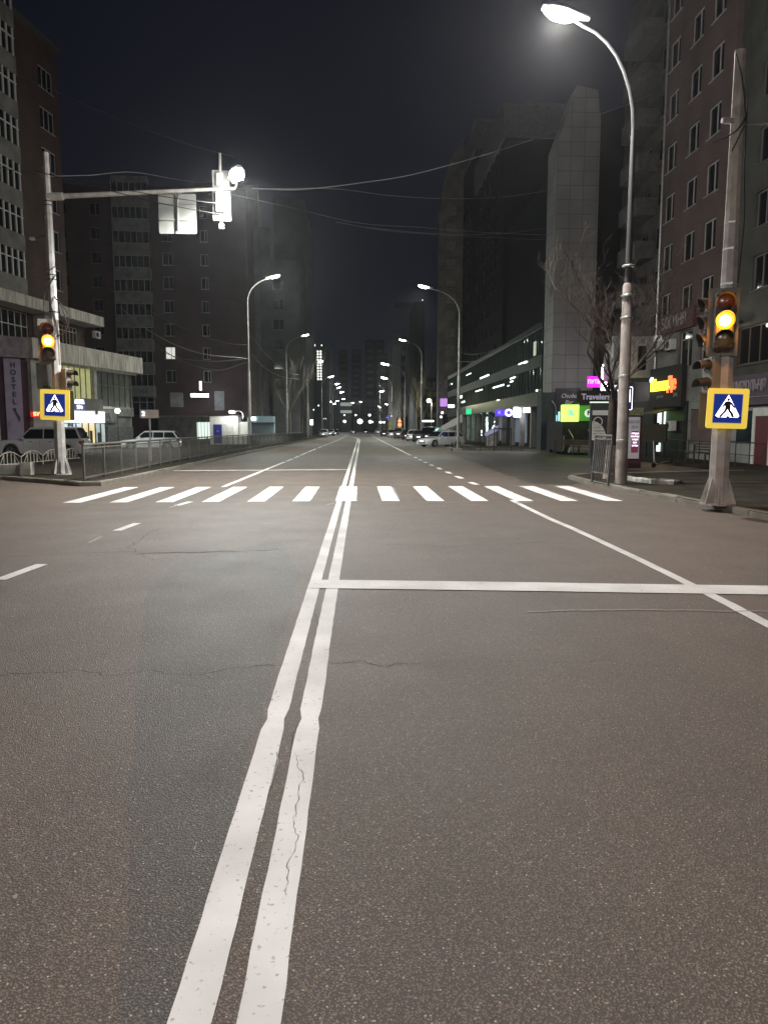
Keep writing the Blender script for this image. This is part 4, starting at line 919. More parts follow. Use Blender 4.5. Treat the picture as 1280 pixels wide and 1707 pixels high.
def street_lamp(label, base, head, r0=.14, group=None, power=5200, lens=70, pink=False, m=None, bend=2.4, low=.45, light=True, hs=1.0, spill=0, color=COOL, am=None):
    """base, head: world points; a stepped tapering pole with a curved top arm"""
    b = Vector(base); hd = Vector(head) - b
    t = thing('street_lamp', label, 'street lamp', b, 0, group); m = m or M_pole
    dirh = Vector((hd.x, hd.y, 0)); ov = dirh.length; d = dirh.normalized(); zt = hd.z - bend
    mb = MB(); mb.tube([(0, 0, 0), (0, 0, .05), (0, 0, hd.z * low), (0, 0, hd.z * low + .06)], [r0 * 1.15, r0 * 1.12, r0 * .88, r0 * .7], 12)
    mb.build('pole', m, t, smooth=True); mb = MB(); mb.tube([(0, 0, hd.z * low + .06), (0, 0, zt)], [r0 * .60, r0 * .42], 10); mb.build('upper_pole', am or m, t, smooth=True)
    arc = [Vector((0, 0, zt - .01))] + [Vector((d.x * ov * (1 - math.cos(a)) , d.y * ov * (1 - math.cos(a)), zt + bend * .92 * math.sin(a))) for a in [math.pi / 2 * k / 8 for k in range(1, 8)]] + [Vector((d.x * (ov - .1), d.y * (ov - .1), zt + bend * .95))]
    mb = MB(); mb.tube(arc, [r0 * .40 - (r0 * .18) * k / len(arc) for k in range(len(arc))], 8); mb.build('arm', am or m, t, smooth=True)
    lamp_head(t, Vector((d.x * ov, d.y * ov, hd.z)), d, hs, power, lens, color, light=light, spill=spill)
    return t
M_polepink = mat('weathered_pole', (.38, .33, .30), rough=.7, noise=.35, nscale=2.5, bump=.3)
# the near right lamp by the tree
pb = G(1034, 806, .13); ph = AT(938, 24, pb.y)
tR1 = street_lamp('tall street lamp with a scuffed pinkish pole beside the bare tree on the right corner', pb, ph + Vector((.2, 0, 0)), .155, power=2300, lens=150, m=M_polepink, bend=2.9, low=.44, hs=1.5, spill=2900, color=(1.0, .95, .89), am=mat('dull_arm', (.055, .055, .058), rough=.7))
mb = MB(); 
for z in (1.2, 3.0, 4.6, 5.2, 6.0): mb = MB(); mb.lathe([(.165, z), (.172, z + .01), (.172, z + .05), (.165, z + .06)], 14); mb.build('clamp_band', M_gal, tR1)
# right row going away
RG = 'street lamps down the right side of the road'; LG = 'street lamps down the left side of the road'
for i, (bx, by, hu, hv, lb) in enumerate([(7.75, 57.5, 711, 478, 'street lamp by the low kerb corner on the right, nearest after the bare tree'), (8.0, 94, 674, 567, 'street lamp behind the parked cars on the right, below the isolated tower'),
        (7.4, 118, 645, 607, 'right-hand street lamp with the upper of the two close round glows'), (6.8, 150, 643, 630, 'right-hand street lamp with the lower of the two close round glows'), (6.0, 205, 634.5, 652, 'right-hand street lamp far down the road, above the dim shop lights')]):
    h = AT(hu, hv, by); ov = min(bx - .8, max(h.x, bx - 3.2)); street_lamp(lb, (bx, by, .13), (h.x, by, h.z), .12, RG, 4200, 70 if i < 2 else 160, bend=2.0, hs=1.35 if i < 2 else 2.0)
for i, (bx, by, hu, hv, lb) in enumerate([(-8.8, 61, 453, 461, 'street lamp behind the railing left of the road, nearest of the left row'), (-8.9, 94, 506, 559, 'second street lamp of the left row, past the railing end'), (-8.8, 131, 532, 603, 'third street lamp of the left row, beside the string of lit windows'),
        (-8.3, 172, 549.5, 628, 'left-row street lamp just beyond the third, standing apart from the cluster'), (-8.0, 215, 560, 640, 'left-row street lamp topping the slanting cluster of far glows'), (-8.0, 238, 563, 646, 'brightest left-row street lamp in the slanting cluster of far glows'),
        (-8.2, 275, 568, 654, 'left-row street lamp below the brightest of the far cluster'), (-8.6, 330, 571.5, 665, 'lowest street lamp of the slanting left cluster')]):
    h = AT(hu, hv, by); street_lamp(lb, (bx, by, .13), (h.x, by, h.z), .12, LG, 4200, 70 if i < 2 else 160, bend=2.0, hs=1.35 if i < 3 else 2.0, light=by < 260, spill=1500 if i == 0 else 0)
# far lamps of the street after the bend
for k, (u, v, Y, lb) in enumerate([(549, 670, 300, 'leftmost far street lamp low over the left pavement'), (555.5, 673, 290, 'far street lamp low on the left, second from the left'), (561, 668.5, 320, 'small far street lamp right of the low left pair'),
        (587, 671, 400, 'far street lamp in front of the striped low building'), (602, 669.5, 400, 'far street lamp in the middle of the distant row'), (612, 667, 380, 'far street lamp at the right end of the distant row'), (634, 678, 300, 'slanted far street lamp below the right row'), (645.5, 674, 290, 'small far street lamp near the violet glow'),
        (594, 674, 420, 'dim far street lamp between two brighter ones')]):
    p = AT(u, v, Y); street_lamp(lb, (p.x + (1.8 if u > 600 else -1.8), Y, 0), p, .1, 'street lamps of the far bend', 0, 120, bend=1.6, hs=1.8, light=False)
# lamps behind the camera, same two rows, so that the near road is lit as in the photograph
street_lamp('street lamp behind the viewer on the right kerb', (8.3, -9, .13), (5.9, -9, 12.5), .14, RG, 2900, 70, color=(1.0, .88, .77), spill=1300)
street_lamp('street lamp behind the viewer on the left kerb', (-8.6, -7, .13), (-6.2, -7, 12.5), .14, LG, 5600, 70, color=(1.0, .94, .93), spill=1500)

# ------------------------------------------------ masts with signals
def mast(parent, H_, r0, r1, m):
    mb = MB(); n = 8
    mb.tube([(0, 0, .02), (0, 0, H_ * .5), (0, 0, H_)], [r0, (r0 + r1) / 2, r1], n); mb.build('pole', m, parent, bevel=.008)
    mb = MB(); mb.lathe([(r0 * 1.75, 0), (r0 * 1.75, .035)], 8); 
    for k in range(8):
        a = 2 * math.pi * k / 8 + R(22.5); c, s = math.cos(a), math.sin(a); t_ = .008
        P = [(r0 * .8, .035), (r0 * 1.68, .035), (r0 * 1.6, .1), (r0 * .95, .55), (r0 * .8, .55)]
        vs = [(c * p[0] - s * q, s * p[0] + c * q, p[1]) for q in (-t_, t_) for p in P]
        mb.add(vs, [(0,1,2,3,4), (9,8,7,6,5)] + [(i, 5 + i, 5 + (i + 1) % 5, (i + 1) % 5) for i in range(5)])
    mb.build('flared_base', m, parent)
M_amber = emis('amber_lens', (1.0, .30, .01), 5); M_ambercore = emis('amber_core', (1.0, .66, .17), 12)
M_deadred = mat('unlit_red_lens', (.035, .01, .008), rough=.25, coat=.6); M_deadgreen = mat('unlit_green_lens', (.04, .045, .035), rough=.25, coat=.6)
def signal3(label, loc, rotz, lit=True, plate=True, group='three-section signals', s=1.0):
    """three-section traffic light facing local -y"""
    t = thing('traffic_light', label, 'traffic light', loc, rotz, group)
    mb = MB(); mb.box(-.17 * s, -.02, -.5 * s, .17 * s, .18, .5 * s); mb.build('housing', M_housing, t, bevel=.04)
    if plate:
        mb = MB(); mb.box(-.27 * s, .185, -.62 * s, .27 * s, .205, .62 * s); mb.build('back_plate', mat('backplate', (.20, .18, .15), rough=.6, noise=.2), t, bevel=.03)
    for k, z in enumerate((.33 * s, 0, -.33 * s)):
        Mx = Matrix.Translation((0, -.03, z)) @ Matrix.Rotation(R(90), 4, 'X')
        mb = MB(); mb.lathe([(.152 * s, 0), (.125 * s, .012), (.07 * s, .028), (.0, .035)], 24, Mx, close=False)
        ln = mb.build('lens', (M_deadred, M_amber if lit else M_deadred, M_deadgreen)[k], t, smooth=True)
        if k == 1 and lit:
            mb = MB(); mb.lathe([(.105 * s, .031), (.06 * s, .045), (.0, .049)], 20, Mx, close=False); mb.build('lit_core', M_ambercore, ln, smooth=True)
        # visor: open half tube
        mb = MB(); vs = []; fs = []; n = 18
        for i in range(n + 1):
            a = R(-25) + (math.pi + R(50)) * i / n; c, sn = math.cos(a) * .158 * s, math.sin(a) * .158 * s
            ln_ = .17 * s * (.45 + .55 * max(0, math.sin(a)))
            vs += [(c, -.02, z + sn), (c, -.03 - ln_, z + sn), (c * 1.05, -.02, z + sn * 1.05), (c * 1.05, -.03 - ln_, z + sn * 1.05)]
        for i in range(n): a_ = i * 4; b_ = a_ + 4; fs += [(a_, b_, b_ + 1, a_ + 1), (a_ + 2, a_ + 3, b_ + 3, b_ + 2), (a_ + 1, b_ + 1, b_ + 3, a_ + 3)]
        mb.add(vs, fs); mb.build('visor', M_housing, t, smooth=True)
    parts('bracket', [(-.05, .2, .42, .05, .42, .47), (-.05, .2, -.47, .05, .42, -.42)], M_dark, t)
    if lit: lightobj('POINT', (0, -.30, 0), 70, (1, .36, .04), t, radius=.12)
    return t
def pedsignal(label, loc, rotz, s=1.0, m=None):
    t = thing('pedestrian_signal', label, 'pedestrian signal', loc, rotz, 'unlit pedestrian signals')
    mb = MB(); mb.box(-.16 * s, 0, -.34 * s, .16 * s, .2, .34 * s); mb.build('housing', m or mat('grey_housing', (.22, .21, .19), rough=.6), t, bevel=.03)
    for z in (.17 * s, -.17 * s):
        Mx = Matrix.Translation((0, -.01, z)) @ Matrix.Rotation(R(90), 4, 'X')
        mb = MB(); mb.lathe([(.115 * s, 0), (.08 * s, .015), (0, .02)], 20, Mx, close=False); mb.build('lens', M_deadgreen, t, smooth=True)
        mb = MB(); vs = []; fs = []; n = 14
        for i in range(n + 1):
            a = R(-10) + (math.pi + R(20)) * i / n; c, sn = math.cos(a) * .13 * s, math.sin(a) * .13 * s
            l_ = .24 * s; vs += [(c, 0, z + sn), (c, -l_, z + sn - .03), (c * 1.06, 0, z + sn * 1.06), (c * 1.06, -l_, z + sn * 1.06 - .03)]
        for i in range(n): a_ = i * 4; b_ = a_ + 4; fs += [(a_, b_, b_ + 1, a_ + 1), (a_ + 2, a_ + 3, b_ + 3, b_ + 2), (a_ + 1, b_ + 1, b_ + 3, a_ + 3)]
        mb.add(vs, fs); mb.build('visor', M_dark, t, smooth=True)
    return t
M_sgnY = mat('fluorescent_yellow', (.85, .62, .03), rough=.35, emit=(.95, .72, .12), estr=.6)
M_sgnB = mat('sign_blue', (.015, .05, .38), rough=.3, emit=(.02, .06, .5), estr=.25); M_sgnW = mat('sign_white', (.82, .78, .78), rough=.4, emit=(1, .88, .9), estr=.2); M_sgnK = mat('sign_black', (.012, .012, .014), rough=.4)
def rrect(a, b, r, n=5):
    P = []
    for cx, cy, s0 in ((a - r, b - r, 0), (-a + r, b - r, 90), (-a + r, -b + r, 180), (a - r, -b + r, 270)):
        for k in range(n + 1): q = R(s0 + 90 * k / n); P.append((cx + r * math.cos(q), cy + r * math.sin(q)))
    return P
def crossing_sign(label, loc, rotz, s, flip=False, tilt=0):
    """blue pedestrian crossing sign on a fluorescent yellow board, facing local -y"""
    t = thing('crossing_sign', label, 'road sign', loc, rotz); t.rotation_euler.y = tilt
    f = -1 if flip else 1; h = s / 2
    mb = MB(); mb.prism(rrect(h, h, s * .06), .03, 'y', 0); mb.build('yellow_board', M_sgnY, t)
    mb = MB(); mb.prism(rrect(h * .725, h * .745, .012), .004, 'y', -.005); mb.build('inner_border', mat('cream_border', (.80, .70, .45), rough=.4, emit=(1, .85, .5), estr=.2), t)
    mb = MB(); mb.prism(rrect(h * .69, h * .71, .01), .004, 'y', -.0095); mb.build('blue_panel', M_sgnB, t)
    mb = MB(); mb.prism([(-h * .62, -h * .44), (h * .62, -h * .44), (0, h * .68)], .004, 'y', -.014); mb.build('white_triangle', M_sgnW, t)
    mb = MB(); q = h * .82
    def pl(P): mb.prism([(f * x * q * 1.22, (y - .06) * q) for x, y in P], .003, 'y', -.018)
    pl([(.07 * math.cos(a) + .0, .60 + .085 * math.sin(a)) for a in [2 * math.pi * k / 12 for k in range(12)]])       # head
    pl([(-.10, .50), (.09, .50), (.15, .42), (.13, .08), (-.13, .06), (-.12, .30)])                                        # torso
    pl([(-.08, .48), (-.10, .36), (-.18, .22), (-.30, .08), (-.36, .13), (-.26, .27), (-.18, .42)])                            # arm forward
    pl([(.08, .48), (.16, .44), (.22, .30), (.30, .17), (.25, .12), (.14, .24), (.10, .36)])                                   # arm back
    pl([(-.10, .10), (.04, .10), (-.04, -.12), (-.14, -.26), (-.20, -.46), (-.34, -.46), (-.25, -.20), (-.14, -.06)])            # leg forward
    pl([(-.02, .10), (.12, .10), (.18, -.08), (.30, -.26), (.42, -.44), (.30, -.48), (.20, -.30), (.08, -.14)])                  # leg back
    for x0 in (-.66, -.10, .50): pl([(x0 - .05, -.52), (x0 + .10, -.52), (x0 + .16, -.40), (x0 + .04, -.40)])
    mb.build('walking_figure', M_sgnK, t)
    mb = MB(); mb.box(-.25 * s, .03, -.02 * s, .25 * s, .07, .05 * s); mb.build('bracket', M_gal, t)
    return t
def signback(label, name, loc, rotz, a, b, m=None):
    t = thing(name, label, 'road sign', loc, rotz)
    mb = MB(); mb.prism(rrect(a, b, .05), .02, 'y', 0); mb.build('plate', m or M_back, t); mb = MB(); mb.box(-.03, -.05, -b * .8, .03, -.001, b * .95); mb.build('bracket', M_gal, t); return t

# left mast with the gantry arm
LB = G(103, 791, .13)
tM = thing('signal_mast', 'tapered pale mast with a long horizontal arm on the left pavement', 'mast', LB)
HT = AT(71, 254, LB.y).z - .13
mast(tM, HT, .20, .10, M_pole)
A0 = AT(80, 328, LB.y) - LB; A1 = AT(392, 314, LB.y) - LB; A0.x = .08
mb = MB(); mb.tube([A0, A0.lerp(A1, .5), A1], [.085, .07, .05], 10); mb.tube([A0 + Vector((-.1, 0, 0)), A0 + Vector((.42, 0, .02))], [.13, .12], 10); mb.build('arm', M_pole, tM, smooth=True)
for z, q in ((HT - 1.55, .13), (HT - 1.68, .13), (HT - 3.9, .15), (HT - 4.05, .15), (5.4, .165)): mb = MB(); mb.lathe([(q, z), (q, z + .035)], 8); mb.build('clamp_band', M_dark, tM)
mb = MB(); random.seed(3)
mb.tube(catmull([(.1, -.13, HT - 4.6), (.35, -.25, HT - 4.9), (.5, -.2, HT - 5.5), (.3, -.15, HT - 5.3), (.25, -.2, HT - 4.8), (.55, -.2, HT - 5.2), (.45, -.15, HT - 5.7), (.12, -.16, HT - 5.9)], 8), .018, 6)
mb.tube(catmull([(-.14, -.1, 5.0), (-.28, -.12, 5.3), (-.2, -.14, 6.0), (.0, -.17, 6.3), (.16, -.1, 6.6)], 8), .016, 6); mb.tube(catmull([(-.14, -.1, 6.9), (.0, -.17, 6.75), (.16, -.08, 6.9)], 6), .014, 6)
mb.build('cable_loops', M_black, tM)
# luminaire on the arm end
tL = thing('street_lamp', 'glaring white luminaire at the end of the mast arm', 'street lamp', LB + A1)
mb = MB(); mb.tube([(0, 0, 0), (.12, -.4, .03), (.16, -.8, .05)], .035, 8); mb.build('arm', M_pole, tL, smooth=True)
lamp_head(tL, Vector((.18, -1.0, .05)), Vector((.3, -.95, 0)).normalized(), 1.35, 7300, 170, tilt=6, color=(1, 1, .95), aim=.02, spill=380, spot=166)
# backs of overhead sign and signal
p = AT(295, 355, LB.y); t = signback('white back of a square road sign hanging from the mast arm', 'overhead_sign', p + Vector((0, .1, 0)), 0, .62, .64)
mb = MB(); mb.tube([(-.0, -.04, .75), (.04, -.06, .55), (.01, -.06, .4), (.0, -.06, -.6)], .018, 6); mb.build('cable', M_black, t)
mb = MB(); mb.box(-.6, -.03, -.22, .6, -.002, -.17); mb.box(-.6, -.03, .3, .6, -.002, .34); mb.box(-.12, -.06, .62, .12, .06, .76); mb.build('stiffener', M_back, t)
p = AT(368, 316, LB.y); t = thing('overhead_signal', 'back of a traffic light with pale plates and a vertical rod on the mast arm', 'traffic light', p)
mb = MB(); mb.tube([(0, 0, -1.15), (0, 0, 1.15)], .045, 8); mb.build('rod', M_pole, t)
mb = MB(); mb.box(-.27, -.0, .05, -.02, .04, .62); mb.box(-.27, .0, -.98, -.02, .04, -.05); mb.box(.05, -.02, -1.0, .32, .02, -.05); mb.box(.05, -.02, .05, .3, .02, .6); mb.build('back_plate', M_back, t, bevel=.01)
mb = MB(); mb.box(-.14, -.16, -.75, .12, -.03, -.1); mb.box(-.12, -.12, .1, .1, -.03, .5); mb.build('housing', mat('pale_housing', (.42, .42, .38), rough=.5, noise=.2), t, bevel=.02)
mb = MB(); mb.lathe([(.09, -1.25), (.09, -1.1)], 8); mb.build('rod_end', M_pole, t)
# left signals and signs
p = AT(81, 569, LB.y - .35); signal3('lit amber traffic light on the left mast', p, R(17), s=1.2)
p = AT(116, 632, LB.y - .1); pedsignal('unlit two-section pedestrian signal facing right on the left mast', p, R(75), 1.05)
p = AT(74, 627, LB.y + .25); t = thing('signal_box', 'pale control cabinet behind the left mast', 'cabinet', p); mb = MB(); mb.box(-.26, 0, -.42, .26, .2, .45); mb.build('casing', M_back, t, bevel=.02); mb = MB(); mb.box(.0, -.15, -.4, .2, 0, -.34); mb.build('bracket', M_dark, t)
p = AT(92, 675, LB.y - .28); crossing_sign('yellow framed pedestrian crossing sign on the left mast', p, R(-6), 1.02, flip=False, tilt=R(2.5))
p = AT(96, 676, LB.y + .22); signback('dark back of a second sign behind the left crossing sign', 'sign_back', p + Vector((.06, 0, 0)), 0, .5, .5, M_housing)
p = AT(66, 398, LB.y); t = thing('floodlight', 'tiny bracket lamp on the left side of the mast', 'lamp', p); mb = MB(); mb.tube([(-.2, 0, 0), (.28, 0, .12)], .02, 6); mb.build('bracket', M_dark, t); mb = MB(); mb.box(-.3, -.06, -.04, -.15, .06, .04); mb.build('casing', M_gal, t)

# right mast
RB = G(1195, 841, .13)
tN = thing('signal_mast', 'thick pale octagonal mast with flared foot on the right pavement', 'mast', RB)
mast(tN, AT(1230, 84, RB.y).z - .13, .205, .105, mat('mast_paint_right', (.46, .42, .39), rough=.55, noise=.3, nscale=4, bump=.15))
HN = AT(1230, 84, RB.y).z - .13
for z in (3.12, 3.24, 3.36, 4.42, 5.1, 5.6): q = .212 - .1 * z / HN; mb = MB(); mb.lathe([(q, z), (q, z + .035)], 8); mb.build('clamp_band', M_gal, tN)
mb = MB(); mb.tube(catmull([(-.12, -.08, HN - .1), (.0, -.14, HN - .6), (.12, -.1, HN - 1.3), (.0, -.15, HN - 1.6), (-.12, -.1, HN - 1.9)], 7), .012, 5)
mb.tube(catmull([(.16, -.05, HN - .9), (.17, -.05, HN - 2.2), (.22, -.05, HN - 3.2), (.16, -.05, HN - 4.4)], 7), .013, 5); mb.tube(catmull([(.15, -.1, HN - 1.2), (.0, -.15, HN - 1.45), (-.2, -.15, HN - 1.62), (-.5, -.1, HN - 1.75)], 6), .014, 5)
mb.build('cable', M_black, tN)
t = thing('cable_coupler', 'grey cylindrical coupler sticking out left near the top of the right mast', 'fitting', AT(1211, 201, RB.y - .1)); mb = MB(); mb.tube([(-.1, 0, 0), (.12, 0, 0)], .05, 12); mb.build('cylinder', M_gal, t)
p = AT(1207, 535, RB.y - .32); signal3('lit amber traffic light on the right mast', p, R(-18), s=1.08)
p = AT(1184, 540, RB.y + .02); signal3('unlit traffic light seen from the side on the left of the right mast', p + Vector((-.02, .1, 0)), R(-95), lit=False, s=1.06)
p = AT(1178, 626, RB.y); pedsignal('unlit pedestrian signal with long visors left of the right mast', p, R(-78), 1.05)
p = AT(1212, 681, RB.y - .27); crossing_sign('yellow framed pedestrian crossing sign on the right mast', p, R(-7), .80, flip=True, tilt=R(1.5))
p = AT(1200, 683, RB.y + .26); signback('dark back of a second sign behind the right crossing sign', 'sign_back', p, R(-10), .42, .40, mat('brownish_back', (.13, .10, .09), rough=.5))

# parking sign behind the near lamp post
t = thing('parking_sign', 'blue and white parking sign half hidden by the near lamp post', 'road sign', AT(1041, 664, 27))
mb = MB(); mb.prism(rrect(.30, .44, .05), .02, 'y'); mb.build('plate', mat('sign_navy', (.03, .035, .16), rough=.4), t); mb = MB(); mb.prism(rrect(.28, .42, .04), .002, 'y', -.003); mb.build('border', M_sgnW, t)
mb = MB(); mb.prism(rrect(.26, .40, .03), .002, 'y', -.006); mb.build('panel', MATS['sign_navy'], t); mb = MB(); mb.box(-.19, -.012, -.14, .19, -.007, .32); mb.build('white_field', M_sgnW, t)
mb = MB(); mb.prism([(-.1, -.08), (.1, -.08), (.1, .05), (.04, .2), (-.04, .2), (-.1, .05)], .003, 'y', -.016); mb.build('pictogram', M_sgnK, t)
mb = MB(); mb.tube([(0, .04, .5), (0, .04, -2.9)], .03, 8); mb.build('post', M_gal, t)
t = thing('cable_cabinet', 'pale narrow box behind the top of the lamp post lower section', 'cabinet', AT(1030, 583, 23.4)); mb = MB(); mb.box(-.16, 0, -.35, .16, .16, .42); mb.build('casing', M_back, t, bevel=.015)
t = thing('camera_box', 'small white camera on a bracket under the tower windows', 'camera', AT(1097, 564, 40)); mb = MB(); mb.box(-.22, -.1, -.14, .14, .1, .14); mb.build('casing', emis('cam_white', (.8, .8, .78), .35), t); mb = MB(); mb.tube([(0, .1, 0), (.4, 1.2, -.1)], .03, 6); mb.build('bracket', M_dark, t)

# ------------------------------------------------ railings
def bar_fence(name, label, pts, H_=1.06, panel=2.05, bars=16, base=.10, m=None, br=.0065):
    """welded pedestrian railing: one part per post and per panel"""
    m = m or mat('railing_paint', (.135, .13, .115), rough=.6, noise=.3, nscale=6)
    P = [Vector(p) for p in pts]; o = P[0].copy(); t = thing(name, label, 'railing', o)
    segs = []
    for a, b in zip(P[:-1], P[1:]):
        n = max(1, round((b - a).length / panel)); segs += [(a.lerp(b, k / n), a.lerp(b, (k + 1) / n)) for k in range(n)]
    L0 = (segs[0][1] - segs[0][0]).length
    f = MB(); L_ = 1.0
    f.box(0, -.02, base - .02, L_, .02, base + .02); f.box(0, -.02, H_ - .1, L_, .02, H_ - .06)
    for k in range(1, bars): x = k / bars; f.box(x - br / L0, -br, base + .02, x + br / L0, br, H_ - .1)
    proto = f.build('panel', m, t); pp = None; cap = None
    for i, (a, b) in enumerate(segs):
        d = b - a; ang = math.atan2(d.y, d.x)
        c = proto if i == 0 else proto.copy()
        if i: COL.objects.link(c); c.parent = t
        c.location = a - o; c.rotation_euler.z = ang; c.scale = (d.length, 1, 1)
    for i, a in enumerate([s[0] for s in segs] + [segs[-1][1]]):
        if pp is None:
            q = MB(); q.box(-.028, -.028, -.02, .028, .028, H_); pp = q.build('post', m, t); c = pp
        else: c = pp.copy(); COL.objects.link(c); c.parent = t
        c.location = a - o
    q = MB(); q.tube([p - o + Vector((0, 0, H_ + .02)) for p in dense(P, 3)], .036, 8); q.build('handrail', m, t)
    return t
f0 = G(141, 802, .13)
bar_fence('pedestrian_railing', 'long dark bar railing along the left kerb', [f0, G(300, 768.5, .13), G(420, 747, .13), G(505, 734.5, .13)])
t = bar_fence('pedestrian_railing', 'short leaning section of grey railing beside the near lamp post', [G(986, 803, .13), G(1013, 808, .13)], H_=1.35, panel=2, bars=9, base=.3, m=mat('railing_grey', (.12, .115, .11), rough=.6, noise=.3, nscale=5), br=.013)
t.rotation_euler.y = R(3.5)
bar_fence('low_railing', 'short black railing on the right pavement beyond the side road', [G(851, 751, .13), G(823, 752, .13)], H_=1.55, panel=2.4, bars=7, base=.5, m=M_dark, br=.014)
t = thing('low_railing', 'thin black rail with two posts beside the second right street lamp', 'railing', G(800, 752, .13))
mb = MB(); mb.tube([(-1.9, .6, .55), (0, 0, .55)], .03, 6); mb.build('rail', M_dark, t)
for x in (-1.9, 0): mb = MB(); mb.tube([(x, -.3 * x if x else 0, 0), (x, -.3 * x if x else 0, .9 if x == 0 else .6)], .035, 6); mb.build('post', M_dark, t)
# ornamental cream railing on the left
M_cream = mat('cream_paint', (.30, .265, .23), rough=.6, noise=.25, nscale=5)
fa, fb = G(-50, 786, .13), G(134, 768, .13); t = thing('ornamental_fence', 'low cream arched fence in front of the silver off-road car', 'fence', fa); dv = (fb - fa) / 5
f = MB(); W_ = dv.length; arc = [(W_ * i / 12, 0, .38 + .24 * math.sin(math.pi * i / 12)) for i in range(13)]; f.tube(arc, .028, 6); f.tube([(0, 0, .14), (W_, 0, .14)], .022, 6)
for q in (.0, .28, .42, .58, .72): x = q * W_; f.tube([(x, 0, .0 if q == 0 else .14), (x, 0, .38 + .24 * math.sin(math.pi * q))], .024, 6)
f.tube([(.28 * W_, 0, .5), (.13 * W_, 0, .16)], .018, 6); f.tube([(.72 * W_, 0, .5), (.9 * W_, 0, .16)], .018, 6); pr = f.build('arched_panel', M_cream, t)
for k in range(5):
    c = pr
    if k: c = pr.copy(); COL.objects.link(c); c.parent = t
    c.location = dv * k; c.rotation_euler.z = math.atan2(dv.y, dv.x)
t = thing('concrete_block', 'low grey concrete block wall at the left edge in front of the cream fence', 'wall', G(-60, 792, .13))
mb = MB(); mb.box(0, 0, 0, 1.9, .3, .36); mb.build('blocks', M_concrete, t, bevel=.02); mb = MB(); mb.box(1.9, -.05, 0, 2.25, .34, .42); mb.build('pier', M_concrete, t)
# direction plate on a pole behind the railing
p = G(250, 770, .13); p = Vector((AT(250, 700, 36).x, 36, .13)); t = thing('route_sign', 'pale rectangular sign on a pole behind the left railing', 'road sign', p); q = AT(249, 690, 36).z - .13
mb = MB(); mb.prism(rrect(.44, .2, .03), .02, 'y'); o = mb.build('plate', mat('warm_plate', (.58, .50, .45), rough=.5, noise=.1), t); o.location = (0, -.04, q); mb = MB(); mb.tube([(0, 0, 0), (0, 0, q + .15)], .045, 8); mb.build('post', M_pole, t)
lettering('2', .3, M_sgnW, t, (-.28, -.06, q), name='route_number')

# ------------------------------------------------ adverts, benches, scooters
t = thing('poster_stand', 'black and white poster stand behind the bare tree', 'poster', (AT(1006, 730, 31).x, 31, .13))
z0, z1 = AT(1006, 742, 31).z - .13, AT(1006, 686, 31).z - .13; z0 = .35
mb = MB(); mb.box(-.6, 0, z0, .75, .14, z1 + .35); mb.build('case', M_dark, t, bevel=.015); mb = MB(); mb.box(-.52, -.012, z0 + .08, .67, -.001, z1 + .05); mb.build('print', mat('poster_black', (.02, .02, .02), rough=.5), t)
pw = mat('poster_white', (.45, .45, .42), rough=.6, noise=.1)
zb = z0 + .62
mb = MB(); mb.prism([(-.52 , zb + .1)] + [(-.52 + .62 * math.cos(a), zb + .1 + .8 * math.sin(a)) for a in [math.pi / 2 * k / 10 for k in range(11)]], .006, 'y', -.02); mb.box(-.52, -.019, z1 - .15, .67, -.013, z1 + .05); mb.build('pale_arc', pw, t)
mb = MB(); mb.lathe([(.2, 0), (.2, .006), (.165, .006), (.165, 0)], 24, Matrix.Translation((-.28, -.014, z1 - .42)) @ Matrix.Rotation(R(90), 4, 'X'), close=False); mb.build('ring', pw, t)
mb = MB(); mb.prism([(.25, zb + .45), (.3, zb + .8), (.42, zb + .88), (.6, zb + .84), (.66, zb + .5)], .006, 'y', -.02); mb.lathe([(.1, 0), (.1, .006)], 14, Matrix.Translation((.46, -.014, zb + .99)) @ Matrix.Rotation(R(90), 4, 'X')); mb.build('silhouette', pw, t)
for k in range(4): lettering(('САЛОН', 'СТРИЖКИ', 'УКЛАДКА', '10:00-20:00')[k], .09, mat('ink', (.02, .02, .02)), t, (-.48, -.03, zb + .62 - .13 * k), align='LEFT', depth=.002)
mb = MB(); mb.box(-.6, -.05, z1 + .36, .75, .16, z1 + .41); mb.build('light_strip', emis('poster_strip', (.7, .95, .7), .7), t)
mb = MB(); mb.box(-.5, 0.02, 0, -.42, .1, z0); mb.box(.6, 0.02, 0, .68, .1, z0); mb.build('feet', M_dark, t)
t = thing('advert_pillar', 'pillar with a white and crimson poster right of the near lamp post', 'poster', (AT(1056, 730, 29).x, 29, .13), R(6))
z1 = AT(1056, 695, 29).z - .13
mb = MB(); mb.box(-.36, 0, 0, .33, .7, z1 + .34); mb.build('pillar', mat('pillar_dark', (.05, .012, .02), rough=.6), t)
mb = MB(); mb.box(-.3, -.03, .38, .22, -.001, z1); mb.build('print', mat('print_white', (.50, .48, .52), rough=.5), t)
mb = MB(); mb.box(-.12, -.036, .62, .17, -.031, z1 - .55); mb.build('crimson_block', mat('crimson', (.30, .06, .13), rough=.5), t)
for k in range(5): lettering(('ПИЦЦА', 'РОЛЛЫ', 'СУШИ', 'ВОК', 'СУПЫ')[k], .085, M_sgnW, t, (.03, -.04, z1 - .65 - .12 * k), depth=.002)
lettering('МЕНЮ', .16, mat('print_ink', (.16, .17, .25), rough=.5), t, (0, -.036, z1 - .2), depth=.002); lettering('ДНЯ', .13, MATS['print_ink'], t, (0, -.036, z1 - .4), depth=.002)
mb = MB(); mb.box(-.38, -.05, z1 + .06, .34, .72, z1 + .36); mb.build('header', mat('olive_header', (.16, .16, .09), rough=.6, noise=.5, nscale=12), t)
